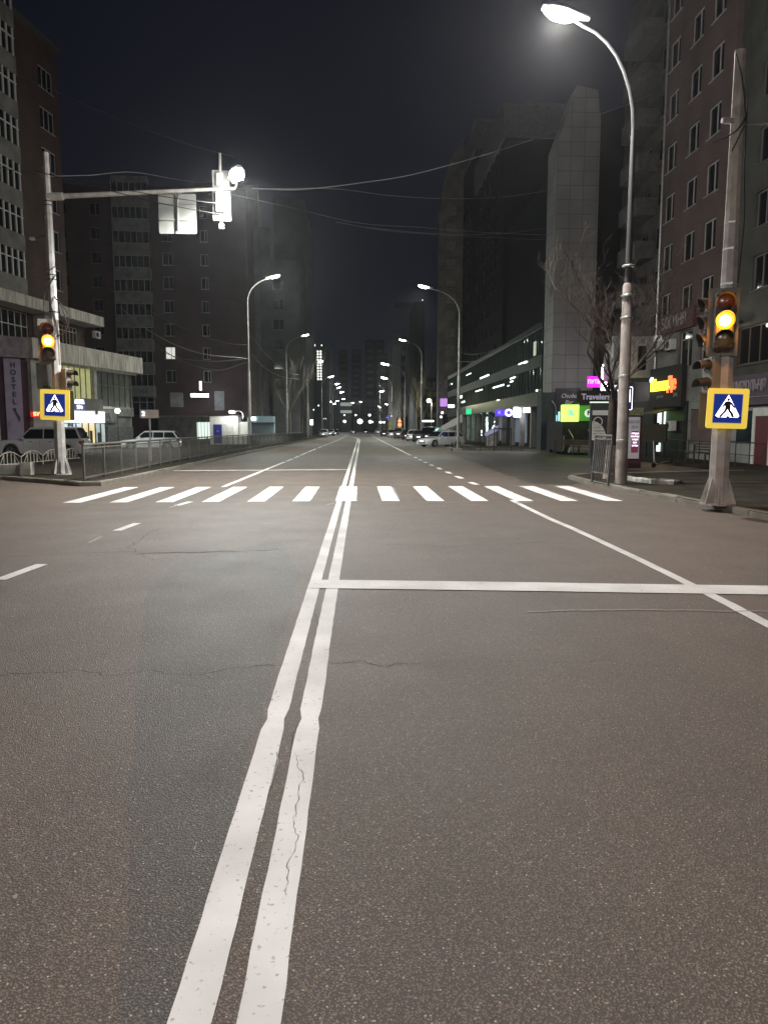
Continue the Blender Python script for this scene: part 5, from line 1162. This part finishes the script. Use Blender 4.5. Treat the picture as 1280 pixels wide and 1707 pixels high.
def scooter(label, loc, rotz, lean=6):
    t = thing('kick_scooter', label, 'scooter', loc, rotz, 'parked kick scooters'); t.rotation_euler.y = R(lean)
    mb = MB(); mb.box(-.42, -.075, .09, .34, .075, .13); mb.build('deck', M_dark, t, bevel=.015)
    mb = MB(); mb.tube([(.34, 0, .13), (.43, 0, .25), (.36, 0, 1.12)], [.035, .032, .022], 8); mb.build('stem', mat('scooter_grey', (.45, .46, .46), rough=.4, metal=.3), t)
    mb = MB(); mb.tube([(.36, -.24, 1.13), (.36, .24, 1.13)], .016, 8); mb.build('handlebar', M_dark, t)
    for x in (-.46, .47):
        mb = MB(); mb.lathe([(.06, -.022), (.105, -.022), (.115, 0), (.105, .022), (.06, .022)], 18, Matrix.Translation((x, 0, .115)) @ Matrix.Rotation(R(90), 4, 'X')); mb.build('wheel', M_black, t, smooth=True)
    mb = MB(); mb.box(-.55, -.03, .2, -.38, .03, .215); mb.build('mudguard', M_dark, t); return t
scooter('kick scooter leaning near the advert pillar on the dark pavement', G(1104, 776, .13), R(200), 10)
scooter('kick scooter parked by the dark bench under the green shop front', (AT(928, 745, 47).x, 47, .13), R(15))
def bench(label, loc, rotz):
    t = thing('bench', label, 'bench', loc, rotz, 'benches outside the right-hand shops')
    mb = MB()
    for k in range(4): mb.box(-.8, -.2 + k * .11, .44, .8, -.11 + k * .11, .47)
    mb.build('seat', mat('bench_wood', (.10, .075, .05), rough=.7, noise=.3), t)
    mb = MB()
    for k in range(3): mb.box(-.8, .26 + k * .02, .55 + k * .12, .8, .28 + k * .02, .64 + k * .12)
    mb.build('backrest', MATS['bench_wood'], t)
    for x in (-.7, .7): mb = MB(); mb.box(x - .03, -.2, 0, x + .03, -.14, .44); mb.box(x - .03, .2, 0, x + .03, .26, .85); mb.box(x - .03, -.14, .4, x + .03, .2, .438); mb.build('leg', M_dark, t)
    return t
bench('slatted bench beside the scooter under the green shop front', (AT(945, 745, 45.5).x, 45.5, .13), R(-10)); bench('slatted bench right of the shop steps, mostly in the dark', (AT(975, 745, 44).x, 44, .13), R(-15))
bench('slatted bench by the railing in front of the brick tower', (15.6, 33.5, .13), R(-80))
t = thing('litter_bin', 'small round litter bin beside the railing of the brick tower shops', 'bin', (15.0, 30.6, .13)); mb = MB(); mb.lathe([(.16, 0), (.2, .05), (.22, .55), (.24, .58), (.24, .62), (.18, .62)], 16); mb.build('drum', mat('bin_paint', (.05, .10, .06), rough=.5), t, smooth=True); mb = MB(); mb.tube([(-.3, 0, 0), (-.3, 0, .7)], .02, 6); mb.build('post', M_dark, t)
t = thing('notice_board', 'dark wooden crate-like board under the yellow lit sign', 'board', (15.9, 39.5, .13), R(-60)); mb = MB(); mb.box(-.75, 0, .8, .75, .12, 1.8); mb.build('panel', mat('dark_wood', (.05, .04, .022), rough=.7, noise=.4, nscale=8), t)
for x in (-.6, .55): mb = MB(); mb.box(x, .02, 0, x + .07, .1, .8); mb.build('leg', M_dark, t)

# small distant signs
def road_sign(label, u, v, Y, kind):
    p = AT(u, v, Y); t = thing('road_sign', label, 'road sign', (p.x, Y, .1)); z = p.z - .1
    mb = MB(); mb.tube([(0, .03, 0), (0, .03, z + .4)], .035, 6); mb.build('post', M_gal, t)
    if kind == 'amber':
        m = emis('amber_sign', (1.0, .30, .05), .9); mi = emis('amber_inner', (1, .75, .5), .9)
        mb = MB(); mb.prism([(-.55, .55 + z), (.55, .55 + z), (0, 1.5 + z)], .03, 'y', -.01); mb.build('triangle', m, t); mb = MB(); mb.prism([(-.3, .68 + z), (.3, .68 + z), (0, 1.2 + z)], .01, 'y', -.021); mb.build('triangle_inner', mi, t)
        Mx = Matrix.Translation((0, 0, z)) @ Matrix.Rotation(R(90), 4, 'X'); mb = MB(); mb.lathe([(.5, 0), (.5, .03)], 20, Mx); mb.build('disc', m, t); mb = MB(); mb.lathe([(.32, .031), (.32, .04)], 20, Mx); mb.build('disc_inner', mi, t); lettering('40', .42, M_sgnK, t, (0, -.05, z), depth=.004)
    elif kind == 'white':
        mb = MB(); mb.prism([(x, y + z) for x, y in rrect(.28, .5, .05)], .02, 'y', -.01); mb.build('plate', M_sgnW, t); mb = MB(); mb.box(-.12, -.02, z - .3, .12, -.011, z - .1); mb.box(-.12, -.02, z + .1, .12, -.011, z + .3); mb.build('marks', M_sgnK, t)
    elif kind == 'green':
        mb = MB(); mb.prism([(x, y + z) for x, y in rrect(.3, .3, .05)], .02, 'y', -.01); mb.prism([(x, y + z + .8) for x, y in rrect(.3, .3, .05)], .02, 'y', -.01); mb.build('plate', mat('dull_yellow_green', (.40, .42, .12), rough=.5, emit=(.5, .5, .1), estr=.2), t)
    return t
road_sign('orange triangular and round road signs glowing beside the far parked cars', 666, 708, 160, 'amber')
road_sign('small white plate road sign on the left pavement past the railing', 519.5, 704, 140, 'white')
road_sign('small yellow-green stacked plates left of the orange signs', 650, 713, 150, 'green')
t = thing('blue_neon', 'small blue violet neon cross glowing far right of the road', 'sign', AT(647, 696, 270)); mb = MB(); mb.box(-.8, 0, -.15, .8, .1, .15); mb.box(-.15, .01, -.8, .15, .09, .8); mb.build('tubes', emis('blue_neon', (.15, .12, 1), 1.8), t)
t = thing('globe_lamp', 'yellowish glowing globe lamp on a thin post right of the parked cars', 'street lamp', (AT(715, 668, 105).x, 105, .1)); z = AT(715, 668, 105).z - .1
mb = MB(); mb.tube([(.35, 0, 0), (.35, 0, z - .25), (.1, 0, z)], .05, 6); mb.build('post', M_gal, t); mb = MB(); mb.lathe([(0, z - .3), (.24, z - .2), (.34, z), (.24, z + .2), (0, z + .3)], 14); mb.build('globe', emis('yellow_globe', (1, .98, .6), 12), t, smooth=True); lightobj('POINT', (-.1, -.6, z - .2), 350, (1, .95, .55), t, radius=.3)
t = thing('bus_shelter_light', 'short white strip light over a kiosk far right, above the white hatchback', 'lamp', AT(713, 702, 96)); mb = MB(); mb.box(-.75, 0, -.08, .75, .2, .1); mb.build('strip', emis('strip_w', (.95, .97, 1), 6), t); mb = MB(); mb.tube([(-.85, .1, .1), (-.85, .1, -2.2)], .04, 6); mb.build('post', M_gal, t)
for k, (u, v, Y, sz, c, lb) in enumerate([(597, 710, 330, 0, 0, ''), ]): pass
glows = [(574.5, 702.5, 290, 1.3, (1, 1, .95), 7, 'round white headlamp glow at the left of the far traffic'), (600, 702.5, 300, 2.6, (1, 1, .93), 5, 'wide white shop light at the end of the road'), (617, 703, 280, 1.5, (1, 1, .95), 5, 'white shop light right of the road end'), (621, 703.5, 270, .7, (.9, .95, 1), 4, 'small white lamp beside the far shop light'),
         (634, 704, 240, 1.1, (1, 1, .97), 4, 'paired white light far right of the road'), (640, 704, 235, .8, (.95, 1, 1), 4, 'small white light right of the far pair'), (574, 692, 300, .7, (1, 1, 1), 4, 'small white wall lamp on the far striped building'), (593, 692, 320, .9, (1, 1, 1), 5, 'small white lamp over the far wide shop light'), (616, 692, 290, 1.2, (1, 1, 1), 4, 'upright white light cluster over the far right shop'),
         (653, 693.5, 180, .5, (1, 1, .9), 4, 'small white light beside the blue neon'), (531, 676, 160, .35, (1, 1, .9), 4, 'tiny white window light on the dark left tower, upper'), (523, 683, 160, .28, (1, 1, .9), 4, 'tiny white window light on the dark left tower, lower'), (543, 698, 200, .3, (1, 1, .9), 4, 'tiny light low on the left before the far lamps'), (540, 698, 205, .25, (1, 1, .9), 3, 'fainter tiny light low on the left'), (704, 500, 258, .4, (1, 1, 1), 5, 'single point light beside the isolated slim tower'), (737, 688, 125, .5, (1, 1, 1), 5, 'small upright white light left of the grey end wall'), (735, 695, 126, .5, (1, 1, 1), 4, 'low white light at the foot of the grey end wall'), (753, 640, 57, .10, (1, 1, .95), 5, 'tiny lamp halfway up the second right street lamp')]
for u, v, Y, sz, c, st, lb in glows:
    t = thing('light_fitting', lb, 'lamp', AT(u, v, Y)); mb = MB(); mb.lathe([(0, -sz * .4), (sz * .32, -sz * .25), (sz * .42, 0), (sz * .32, sz * .25), (0, sz * .4)], 12); mb.build('glass', emis('glow_%d' % int(st), c, st), t, smooth=True); mb = MB(); mb.box(-.1, sz * .3, -.1, .1, sz + 1.0, .1); mb.build('bracket', M_dark, t)

# ------------------------------------------------ vehicles
M_silver = mat('silver_paint', (.72, .71, .70), rough=.32, metal=.15, coat=.7, noise=.06); M_wcar = mat('white_car_paint', (.66, .66, .64), rough=.3, coat=.7); M_bcar = mat('black_car_paint', (.02, .022, .026), rough=.25, coat=.9); M_gcar = mat('grey_car_paint', (.12, .125, .13), rough=.3, metal=.3, coat=.7)
M_tyre = M_black; M_rim = mat('alloy', (.5, .5, .5), rough=.3, metal=.8); M_hl = mat('headlamp_glass', (.7, .72, .78), rough=.12, coat=1); M_tl = mat('tail_lamp', (.28, .01, .01), rough=.2, coat=1); M_under = mat('underbody', (.01, .01, .01), rough=.9)
def car(label, loc, rotz, L=4.6, W=1.8, H=1.45, style='wagon', paint=None, lit=False, group=None, wr=.33, clear=.2):
    """front towards local -x; built from stations along the length"""
    t = thing('parked_car', label, 'car', loc, rotz, group); hw = W / 2; paint = paint or M_silver
    belt = {'suv': .60, 'wagon': .62, 'hatch': .60}[style] * H
    hood = {'suv': .60, 'wagon': .565, 'hatch': .55}[style] * H
    xa, xb = .19 * L, .80 * L      # axles
    prof = {'suv': [(0, .72), (.02, .92), (.12, .97), (.27, 1.0)], 'wagon': [(0, .62), (.03, .84), (.12, .93), (.28, 1.0)], 'hatch': [(0, .62), (.03, .82), (.12, .94), (.26, 1.02)]}[style]
    def top(x):
        f = x / L
        if f > prof[-1][0]:
            if f < .33: return hood + (belt - hood) * (f - prof[-1][0]) / (.33 - prof[-1][0])
            return belt - (0 if f < .97 else .06 * (f - .97) / .03)
        for (a, va), (b, vb) in zip(prof[:-1], prof[1:]):
            if f <= b: return hood * (va + (vb - va) * (f - a) / (b - a))
    xs = [L * k / 46 for k in range(47)]; secs = []
    for x in xs:
        f = x / L; wn = hw * (1 - .16 * max(0, (.10 - f) / .10) ** 1.7 - .10 * max(0, (f - .93) / .07) ** 1.7)
        zb = clear + .05 * max(0, (.04 - f) / .04) + .06 * max(0, (f - .96) / .04)
        for xc in (xa, xb):
            d = abs(x - xc); ra = wr * 1.17
            if d < ra: zb = max(zb, wr + math.sqrt(ra * ra - d * d))
        zt = top(x); zb = min(zb, zt - .14)
        secs.append([(0, zb), (wn * .96, zb), (wn, zb + (zt - zb) * .22), (wn * 1.0, zb + (zt - zb) * .55), (wn * .985, zt - (zt - zb) * .16), (wn * .93, zt - .015), (wn * .80, zt + .012), (0, zt + .035)])
    mb = MB(); m_ = len(secs[0]); vs = []; fs = []
    for s_ in (1, -1):
        o = len(vs)
        for x, sc in zip(xs, secs):
            for (yy, zz) in sc: vs.append((x, s_ * yy, zz))
        for i in range(len(xs) - 1):
            for k in range(m_ - 1):
                q = (o + i * m_ + k, o + (i + 1) * m_ + k, o + (i + 1) * m_ + k + 1, o + i * m_ + k + 1); fs.append(q if s_ > 0 else q[::-1])
        a = tuple(o + k for k in range(m_)); b = tuple(o + (len(xs) - 1) * m_ + k for k in range(m_)); fs += [a if s_ > 0 else a[::-1], b[::-1] if s_ > 0 else b]
    mb.add(vs, fs)
    # greenhouse
    g0, g1, g2, g3 = {'suv': (.27, .41, .92, .985), 'wagon': (.27, .42, .90, .985), 'hatch': (.24, .42, .80, .96)}[style]
    X = [g0 * L, g1 * L, g2 * L, g3 * L]; zr = H; bw, rw = hw * .92, hw * .74; z0 = belt - .02
    mids = [X[1] + (X[2] - X[1]) * k / 4 for k in range(5)]
    rv = []
    for x in mids: c = .035 * math.sin(math.pi * (x - X[1]) / (X[2] - X[1])); rv.append((x, zr - .03 + c))
    for s_ in (1, -1):
        o = len(mb.v)
        v_ = [(X[0], s_ * bw * .93, z0 - .0)] + [(x, s_ * bw, z0) for x in mids] + [(X[3], s_ * bw * .93, z0)] + [(x, s_ * rw, z) for x, z in rv] + [(x, 0, z + .03) for x, z in rv] + [(X[0], 0, z0 + .03), (X[3], 0, z0 + .03)]
        n = 5; B = 1; Rr = 7; Cc = 12
        F = [(B + k, B + k + 1, Rr + k + 1, Rr + k) for k in range(4)] + [(0, B, Rr), (B + 4, 6, Rr + 4)] + [(Rr + k, Rr + k + 1, Cc + k + 1, Cc + k) for k in range(4)] + [(0, Rr, Cc, 17), (6, 18, Cc + 4, Rr + 4)]
        mb.add(v_, [f if s_ > 0 else f[::-1] for f in F])
    body = mb.build('body', paint, t, smooth=True)
    # side windows
    def P(f, h, s_, off=.008):
        x = X[0] + (X[3] - X[0]) * f; 
        # limits of glass at height h
        y = bw + (rw - bw) * h; return Vector((x, s_ * (y + off), z0 + (zr - .03 - z0) * h))
    def xlim(h): return X[0] + (X[1] - X[0]) * h, X[3] + (X[2] - X[3]) * h
    cuts = {'suv': [.0, .33, .645, 1.0], 'wagon': [0, .34, .655, 1.0], 'hatch': [0, .42, .80, 1.0]}[style]
    for s_ in (1, -1):
        for c0, c1 in zip(cuts[:-1], cuts[1:]):
            q = []
            for h, c in ((.10, c0), (.10, c1), (.86, c1), (.86, c0)):
                l_, r_ = xlim(h); l_ += .06; r_ -= .07; pad = .028; x = l_ + (r_ - l_) * c + (pad if c == c0 else -pad)
                if 0 < c < 1: x = X[1] + .0 + (xlim(.1)[0] * 0) + (X[0] * .35 + X[1] * .65 - X[1]) + (X[3] * .5 + X[2] * .5 - (X[0] * .35 + X[1] * .65)) * c + (pad if c == c0 else -pad)
                y = bw + (rw - bw) * h; q.append((x, s_ * (y + .008), z0 + (zr - .03 - z0) * h))
            g_ = MB(); g_.add(q + [(p[0], p[1] - s_ * .02, p[2]) for p in q], [(0,1,2,3), (7,6,5,4), (0,4,5,1), (1,5,6,2), (2,6,7,3), (3,7,4,0)]); g_.build('side_window', M_glass, t)
    for nm, xa0, xa1 in (('windscreen', X[0], X[1]), ('rear_window', X[3], X[2])):
        q = []
        for h, sy in ((.08, -1), (.08, 1), (.90, 1), (.90, -1)):
            x = xa0 + (xa1 - xa0) * h; y = (bw * .93 + (rw - bw * .93) * h) * .93 * sy; sg = -1 if nm == 'windscreen' else 1; q.append((x + sg * .012, y, z0 + (zr - .02 - z0) * h + .014))
        g_ = MB(); mid = lambda a, b: tuple((a[i] + b[i]) / 2 + (.022 if i == 2 else 0) for i in range(3)); m1, m2 = mid(q[0], q[1]), mid(q[2], q[3]); g_.add([q[0], m1, q[1], q[2], m2, q[3]], [(0, 1, 4, 5), (1, 2, 3, 4)]); g_.build(nm, M_glass, t)
    g_ = MB(); g_.box(.12 * L, -hw * .85, clear + .03, L * .93, hw * .85, clear + .25); g_.build('underbody', M_under, t)
    for x in (xa, xb):
        for s_ in (1, -1):
            Mx = Matrix.Translation((x, s_ * (hw - .12), wr)) @ Matrix.Rotation(R(-90 * s_), 4, 'X')
            g_ = MB(); g_.lathe([(wr * .62, -.10), (wr * .93, -.11), (wr, -.07), (wr, .07), (wr * .94, .10), (wr * .66, .105), (wr * .62, .07)], 26, Mx); wl = g_.build('wheel', M_tyre, t, smooth=True)
            g_ = MB(); g_.lathe([(wr * .64, .06), (wr * .64, .098), (wr * .57, .098), (wr * .55, .06)], 26, Mx, close=False)
            for k in range(5):
                a = 2 * math.pi * k / 5; c, s2 = math.cos(a), math.sin(a); pp = [(.04, -.05), (wr * .58, -.035), (wr * .58, .035), (.04, .05)]; g_.add([Mx @ Vector((c * p - s2 * q_, s2 * p + c * q_, z_)) for z_ in (.06, .09) for p, q_ in pp], [(4, 5, 6, 7), (0, 1, 5, 4), (2, 3, 7, 6)])
            g_.lathe([(.06, .05), (.06, .1)], 10, Mx); g_.build('rim', M_rim, wl)
    zt = top(.03 * L)
    for s_ in (1, -1):
        g_ = MB(); g_.add([(.005, s_ * hw * .50, zt - .20), (.06, s_ * hw * .86, zt - .17), (.30, s_ * hw * .985, zt - .06), (.30, s_ * hw * .95, zt + .02), (.10, s_ * hw * .80, zt + .0), (.01, s_ * hw * .52, zt - .05)], [(0, 1, 4, 5), (1, 2, 3, 4)]); g_.build('headlight', M_hl if not lit else emis('lit_headlight', (.8, .85, 1), 2.5), t)
        g_ = MB(); zz = belt - .12; g_.add([(L + .012, s_ * hw * .62, zz - .22), (L - .0, s_ * hw * .91, zz - .2), (L - .2, s_ * hw * 1.005, zz - .12), (L - .2, s_ * hw * .995, zz + .05), (L + .0, s_ * hw * .88, zz + .07), (L + .012, s_ * hw * .66, zz + .07)], [(0, 1, 4, 5), (1, 2, 3, 4)]); g_.build('tail_light', M_tl, t)
        g_ = MB(); xm = X[0] + .32; g_.box(xm - .05, s_ * hw * 1.02 - .0, belt + .0, xm + .08, s_ * (hw + .2) if s_ > 0 else s_ * (hw + .2), belt + .15) if s_ > 0 else g_.box(xm - .05, -(hw + .2), belt + .0, xm + .08, -hw * 1.02, belt + .15); g_.build('wing_mirror', paint, t, bevel=.03)
        for hx_ in (.40, .62): g_ = MB(); g_.box(L * hx_, s_ * hw * .985 - .01, belt - .13, L * hx_ + .18, s_ * hw * .985 + .025, belt - .10); g_.build('door_handle', M_chrome if style == 'suv' else paint, t)
        g_ = MB()
        for hx_ in (.335, .52, .70): g_.box(L * hx_, s_ * hw * .993 - .004, clear + .12, L * hx_ + .012, s_ * hw * .993 + .009, belt - .06)
        g_.build('door_seams', M_under, t)
    g_ = MB(); g_.box(-.012, -hw * .42, zt - .24, .04, hw * .42, zt - .08); g_.box(-.004, -hw * .55, clear + .12, .05, hw * .55, clear + .24); g_.build('grille', M_dark, t)
    g_ = MB(); g_.box(-.022, -.26, clear + .27, -.008, .26, clear + .38); g_.build('number_plate', M_sgnW, t); g_ = MB(); g_.box(L + .0, -.26, belt - .35, L + .02, .26, belt - .24); g_.build('number_plate', M_sgnW, t)
    return t
# silver off-road car at the left, facing left
p = AT(-1, 716, 43.4); car('silver off-road car facing left behind the cream fence', (AT(0, 740, 43.4).x, 43.4, .0), R(4), 4.85, 1.85, 1.78, 'suv', M_silver, wr=.385, clear=.27)
lightobj('POINT', (AT(-25, 700, 41.5).x, 41.5, 1.6), 35, (.45, .4, 1), None, radius=.3) if False else None
car('pale estate car facing left beyond the railing, behind the pole sign', (AT(203, 740, 60).x, 60, .0), R(5), 4.6, 1.72, 1.5, 'wagon', M_wcar)
# right: parked cars
car('silver estate car seen from the side beside the second right street lamp', (AT(703, 740, 68).x, 68.0, .0), R(36), 4.7, 1.72, 1.46, 'wagon', M_silver, clear=.2)
car('white hatchback seen from behind left of the silver estate car', (10.3, 78.5, .0), R(-118), 4.4, 1.75, 1.55, 'hatch', M_wcar)
PG = 'cars parked along the right kerb'
car('large black off-road car, first behind the white hatchback', (9.6, 88, 0), R(-112), 4.8, 1.9, 1.85, 'suv', M_bcar, group=PG, wr=.38, clear=.25)
for i, (x, y, pm, st, lb) in enumerate([(8.7, 97, M_gcar, 'wagon', 'dark grey car behind the black off-road car'), (8.4, 104, M_wcar, 'hatch', 'white small car, far end of the near right row'), (8.2, 112, M_bcar, 'wagon', 'black car below the yellow-green plates'), (7.8, 128, M_gcar, 'suv', 'grey tall car far along the right kerb'), (7.3, 142, M_wcar, 'wagon', 'pale car far along the right kerb'), (6.5, 158, M_bcar, 'hatch', 'black hatchback far along the right kerb')]):
    car(lb, (x, y, 0), R(-105), 4.5, 1.75, 1.5 if st != 'suv' else 1.8, st, pm, group=PG)
for i, (x, y, pm, lb) in enumerate([(-7.0, 150, M_wcar, 'white car parked on the far left beyond the trees'), (-6.2, 165, M_gcar, 'grey car parked on the far left beyond the white one'), (-5.6, 182, M_bcar, 'black car parked far left near the bend'), (-1.5, 235, M_gcar, 'dark car in the road at the far bend'), (2.5, 250, M_bcar, 'black car in the road at the far bend, right of the dark one'), (6.2, 230, M_wcar, 'white car by the far right shops')]):
    car(lb, (x, y, 0), R(90 if x < 0 else -90) if i < 3 else R(90), 4.5, 1.75, 1.5, 'wagon', pm, group='cars near the far bend', lit=False)

# ------------------------------------------------ bare trees
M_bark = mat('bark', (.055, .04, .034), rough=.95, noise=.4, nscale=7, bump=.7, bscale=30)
M_lime = mat('lime_wash', (.48, .42, .36), rough=.95, noise=.5, nscale=9, col2=(.16, .12, .10), bump=.4)
def tree(label, loc, H_, seed, spread=.6, trunk=None, r0=.12, lime=False, levels=5, group=None, upright=.35, m=None, lean=None):
    rnd = random.Random(seed); t = thing('bare_tree', label, 'tree', loc, 0, group)
    trunk = trunk or H_ * .3; lean = Vector((*(lean or (rnd.uniform(-.08, .08), rnd.uniform(-.08, .08))), 1)).normalized()
    pts = [Vector((0, 0, 0)), lean * trunk * .3 + Vector((.02, 0, 0)), lean * trunk * .7, lean * trunk]
    mb = MB(); mb.tube(pts, [r0 * 1.35, r0 * 1.05, r0 * .95, r0 * .85], 10); mb.build('trunk', m or M_bark, t, smooth=True)
    if lime: mb = MB(); mb.tube([(0, 0, .0), tuple(lean * .45), tuple(lean * 1.05)], [r0 * 1.42, r0 * 1.22, r0 * 1.1], 10); mb.build('limewash', M_lime, t, smooth=True)
    cr = MB()
    def grow(p, d, ln, r, lv):
        n = 4; q = [p]; dd = d.copy()
        for k in range(n):
            dd = (dd + Vector((rnd.uniform(-1, 1), rnd.uniform(-1, 1), rnd.uniform(-.3, .8))) * .16).normalized(); q.append(q[-1] + dd * ln / n)
        cr.tube(q, [r * (1 - .45 * k / n) for k in range(n + 1)], 6 if lv > 3 else (4 if lv > 1 else 3), cap=False)
        if lv <= 0: return
        for k in range(3):
            i = rnd.choice((1, 2, 3)) if k else 4
            a = rnd.uniform(0, 6.28); nd = (dd + Vector((math.cos(a), math.sin(a), rnd.uniform(-.2, .6))) * spread + Vector((0, 0, upright * .4))).normalized()
            grow(q[i], nd, ln * (rnd.uniform(.72, .9) if k == 0 else rnd.uniform(.45, .8)), max(.0035, r * (.60 if k == 0 else .42)), lv - 1)
    top = pts[-1]
    for k in range(4):
        a = 6.28 * k / 4 + rnd.uniform(-.4, .4); grow(top - lean * (.12 * k * trunk * .3), Vector((math.cos(a) * spread, math.sin(a) * spread, .9)).normalized(), (H_ - trunk) * .34, r0 * .40, levels - 1)
    cr.build('crown', m or M_bark, t)
    return t
p = G(1022, 800, .13); tree('bare tree with a lime-washed foot right beside the near lamp post', (p.x, p.y + .35, .13), 7.6, 23, .85, trunk=2.7, r0=.15, lime=True, levels=7, lean=(.012, 0))
TG = 'bare roadside trees'
for i, (u, Y, h, lb) in enumerate([(437, 100, 12, 'bare tree left of the second left lamp post, nearest the kiosk'), (484, 98, 13, 'tall bare tree just behind the second left street lamp'), (503, 118, 11, 'bare tree right of the second left street lamp'), (676, 122, 10, 'bare tree behind the orange signs'), (694, 108, 14, 'tall bare tree left of the third right lamp post'), (706, 104, 11, 'bare tree right of the second right-row lamp above the black car'), (660, 150, 11, 'bare tree far right under the lower round glow'), (548, 190, 9, 'bare tree far left beside the tiny lights')]):
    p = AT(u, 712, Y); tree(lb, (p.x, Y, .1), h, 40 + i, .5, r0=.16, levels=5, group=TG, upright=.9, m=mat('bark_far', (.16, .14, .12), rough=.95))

# ------------------------------------------------ overhead wires
M_wire = mat('wire_bright', (.24, .24, .24), rough=.5, metal=.3); M_wired = mat('wire_dark', (.02, .02, .02), rough=.7)
def wire(label, P, r=.016, m=None):
    pts = catmull([AT(*p) for p in P], 10); o = pts[0].copy()
    mb = MB(); mb.tube([p - o for p in pts], r, 5); x = mb.build('overhead_wire', m or M_wire, None, smooth=True); x.location = o
    return tag(x, label, 'wire', 'overhead wires')
wire('long wire rising from the arm lamp to the brick tower across the near lamp post', [(420, 314, 25), (500, 316, 27), (600, 305, 30), (700, 288, 32), (850, 245, 34), (960, 205, 36), (1053, 171, 38), (1086, 156, 42.9)], .017)
wire('short sagging wire ending high on the tiled fin', [(430, 315, 27), (560, 315, 38), (650, 326, 44), (740, 331, 48), (830, 329, 51), (913, 318, 54)], .02)
wire('wire drooping to the right across the dark tower, topmost of the lower bundle', [(360, 318, 27), (480, 345, 40), (600, 372, 46), (700, 379, 50), (800, 387, 53), (912, 392, 56)], .02)
wire('wire curving up to the tiled fin, crossing the lower bundle', [(600, 378, 44), (700, 388, 48), (775, 391, 50), (850, 388, 52), (911, 380, 54)], .017)
wire('faint straight wire under the lower bundle', [(560, 370, 40), (640, 384, 45), (725, 391, 48), (845, 397, 52), (912, 400, 56)], .012)
wire('wire crossing the upper left sky down to the arm lamp', [(0, 112, 40), (100, 155, 38), (210, 203, 35), (300, 236, 31), (390, 262, 28)], .012)
wire('faint wire between the mast and the arm lamp above the arm', [(70, 294, 26), (150, 292, 27), (220, 287, 28), (300, 300, 28), (400, 314, 27)], .010)
wire('faint wire from the left edge to the top of the mast', [(-10, 277, 34), (30, 285, 30), (69, 291, 24.9)], .012)
wire('black wire crossing the arm and the overhead sign back', [(60, 285, 24.6), (140, 306, 24.6), (185, 318, 24.5), (260, 337, 24.5), (325, 350, 24.4), (372, 358, 24.4)], .016, M_wired)
wire('second black wire crossing above the overhead sign back', [(110, 305, 24.6), (200, 315, 24.5), (262, 326, 24.5), (325, 335, 24.4), (380, 341, 24.4)], .014, M_wired)
for k, (P, lb) in enumerate([([(200, 512, 60), (260, 558, 60), (330, 588, 60), (415, 598, 61)], 'wire sagging from the red brick block to the nearest left lamp, topmost'), ([(210, 540, 70), (280, 590, 66), (350, 602, 63), (415, 598, 61)], 'wire sagging to the nearest left lamp, second from top'), ([(255, 570, 70), (300, 600, 66), (360, 617, 63), (412, 604, 61)], 'wire sagging to the nearest left lamp, lowest'),
        ([(180, 480, 80), (300, 545, 75), (370, 570, 70), (412, 575, 61)], 'thin wire high in front of the red block, ending at the nearest left lamp'), ([(420, 560, 61), (445, 592, 70), (480, 620, 80), (498, 625, 94)], 'wire from the nearest to the second left lamp, upper'), ([(420, 590, 61), (440, 612, 70), (470, 628, 80), (498, 632, 94)], 'wire from the nearest to the second left lamp, lower'),
        ([(757, 573, 57), (770, 587, 57), (790, 591, 57), (830, 580, 57), (900, 538, 56)], 'wire sagging from the second right lamp to the tiled fin'), ([(757, 603, 57), (800, 600, 60), (850, 575, 58), (905, 545, 56)], 'fainter wire below, from the second right lamp to the tiled fin'), ([(1206, 206, 15.5), (1235, 207, 15), (1290, 206, 14)], 'pale wire leaving the right mast towards the right edge'),
        ([(700, 640, 105), (716, 648, 104), (732, 643, 104), (740, 636, 104)], 'short wire over the yellowish globe lamp')]):
    wire(lb, P, .028 if k < 4 else .02)
# ------------------------------------------------ thin night haze lit by the lamps
HZ = True
if HZ:
    mb = MB(); mb.box(-120, -80, -1.2, 120, 620, 64); o = mb.build('haze'); o['kind'] = 'stuff'; o.data.materials.clear()
    m = bpy.data.materials.new('haze'); m.use_nodes = True; t = m.node_tree; t.nodes.remove(t.nodes['Principled BSDF'])
    pv = t.nodes.new('ShaderNodeVolumePrincipled'); pv.inputs['Color'].default_value = (.9, .93, 1, 1); pv.inputs['Density'].default_value = .00034; pv.inputs['Anisotropy'].default_value = .78
    t.links.new(pv.outputs['Volume'], t.nodes['Material Output'].inputs['Volume']); o.data.materials.append(m)
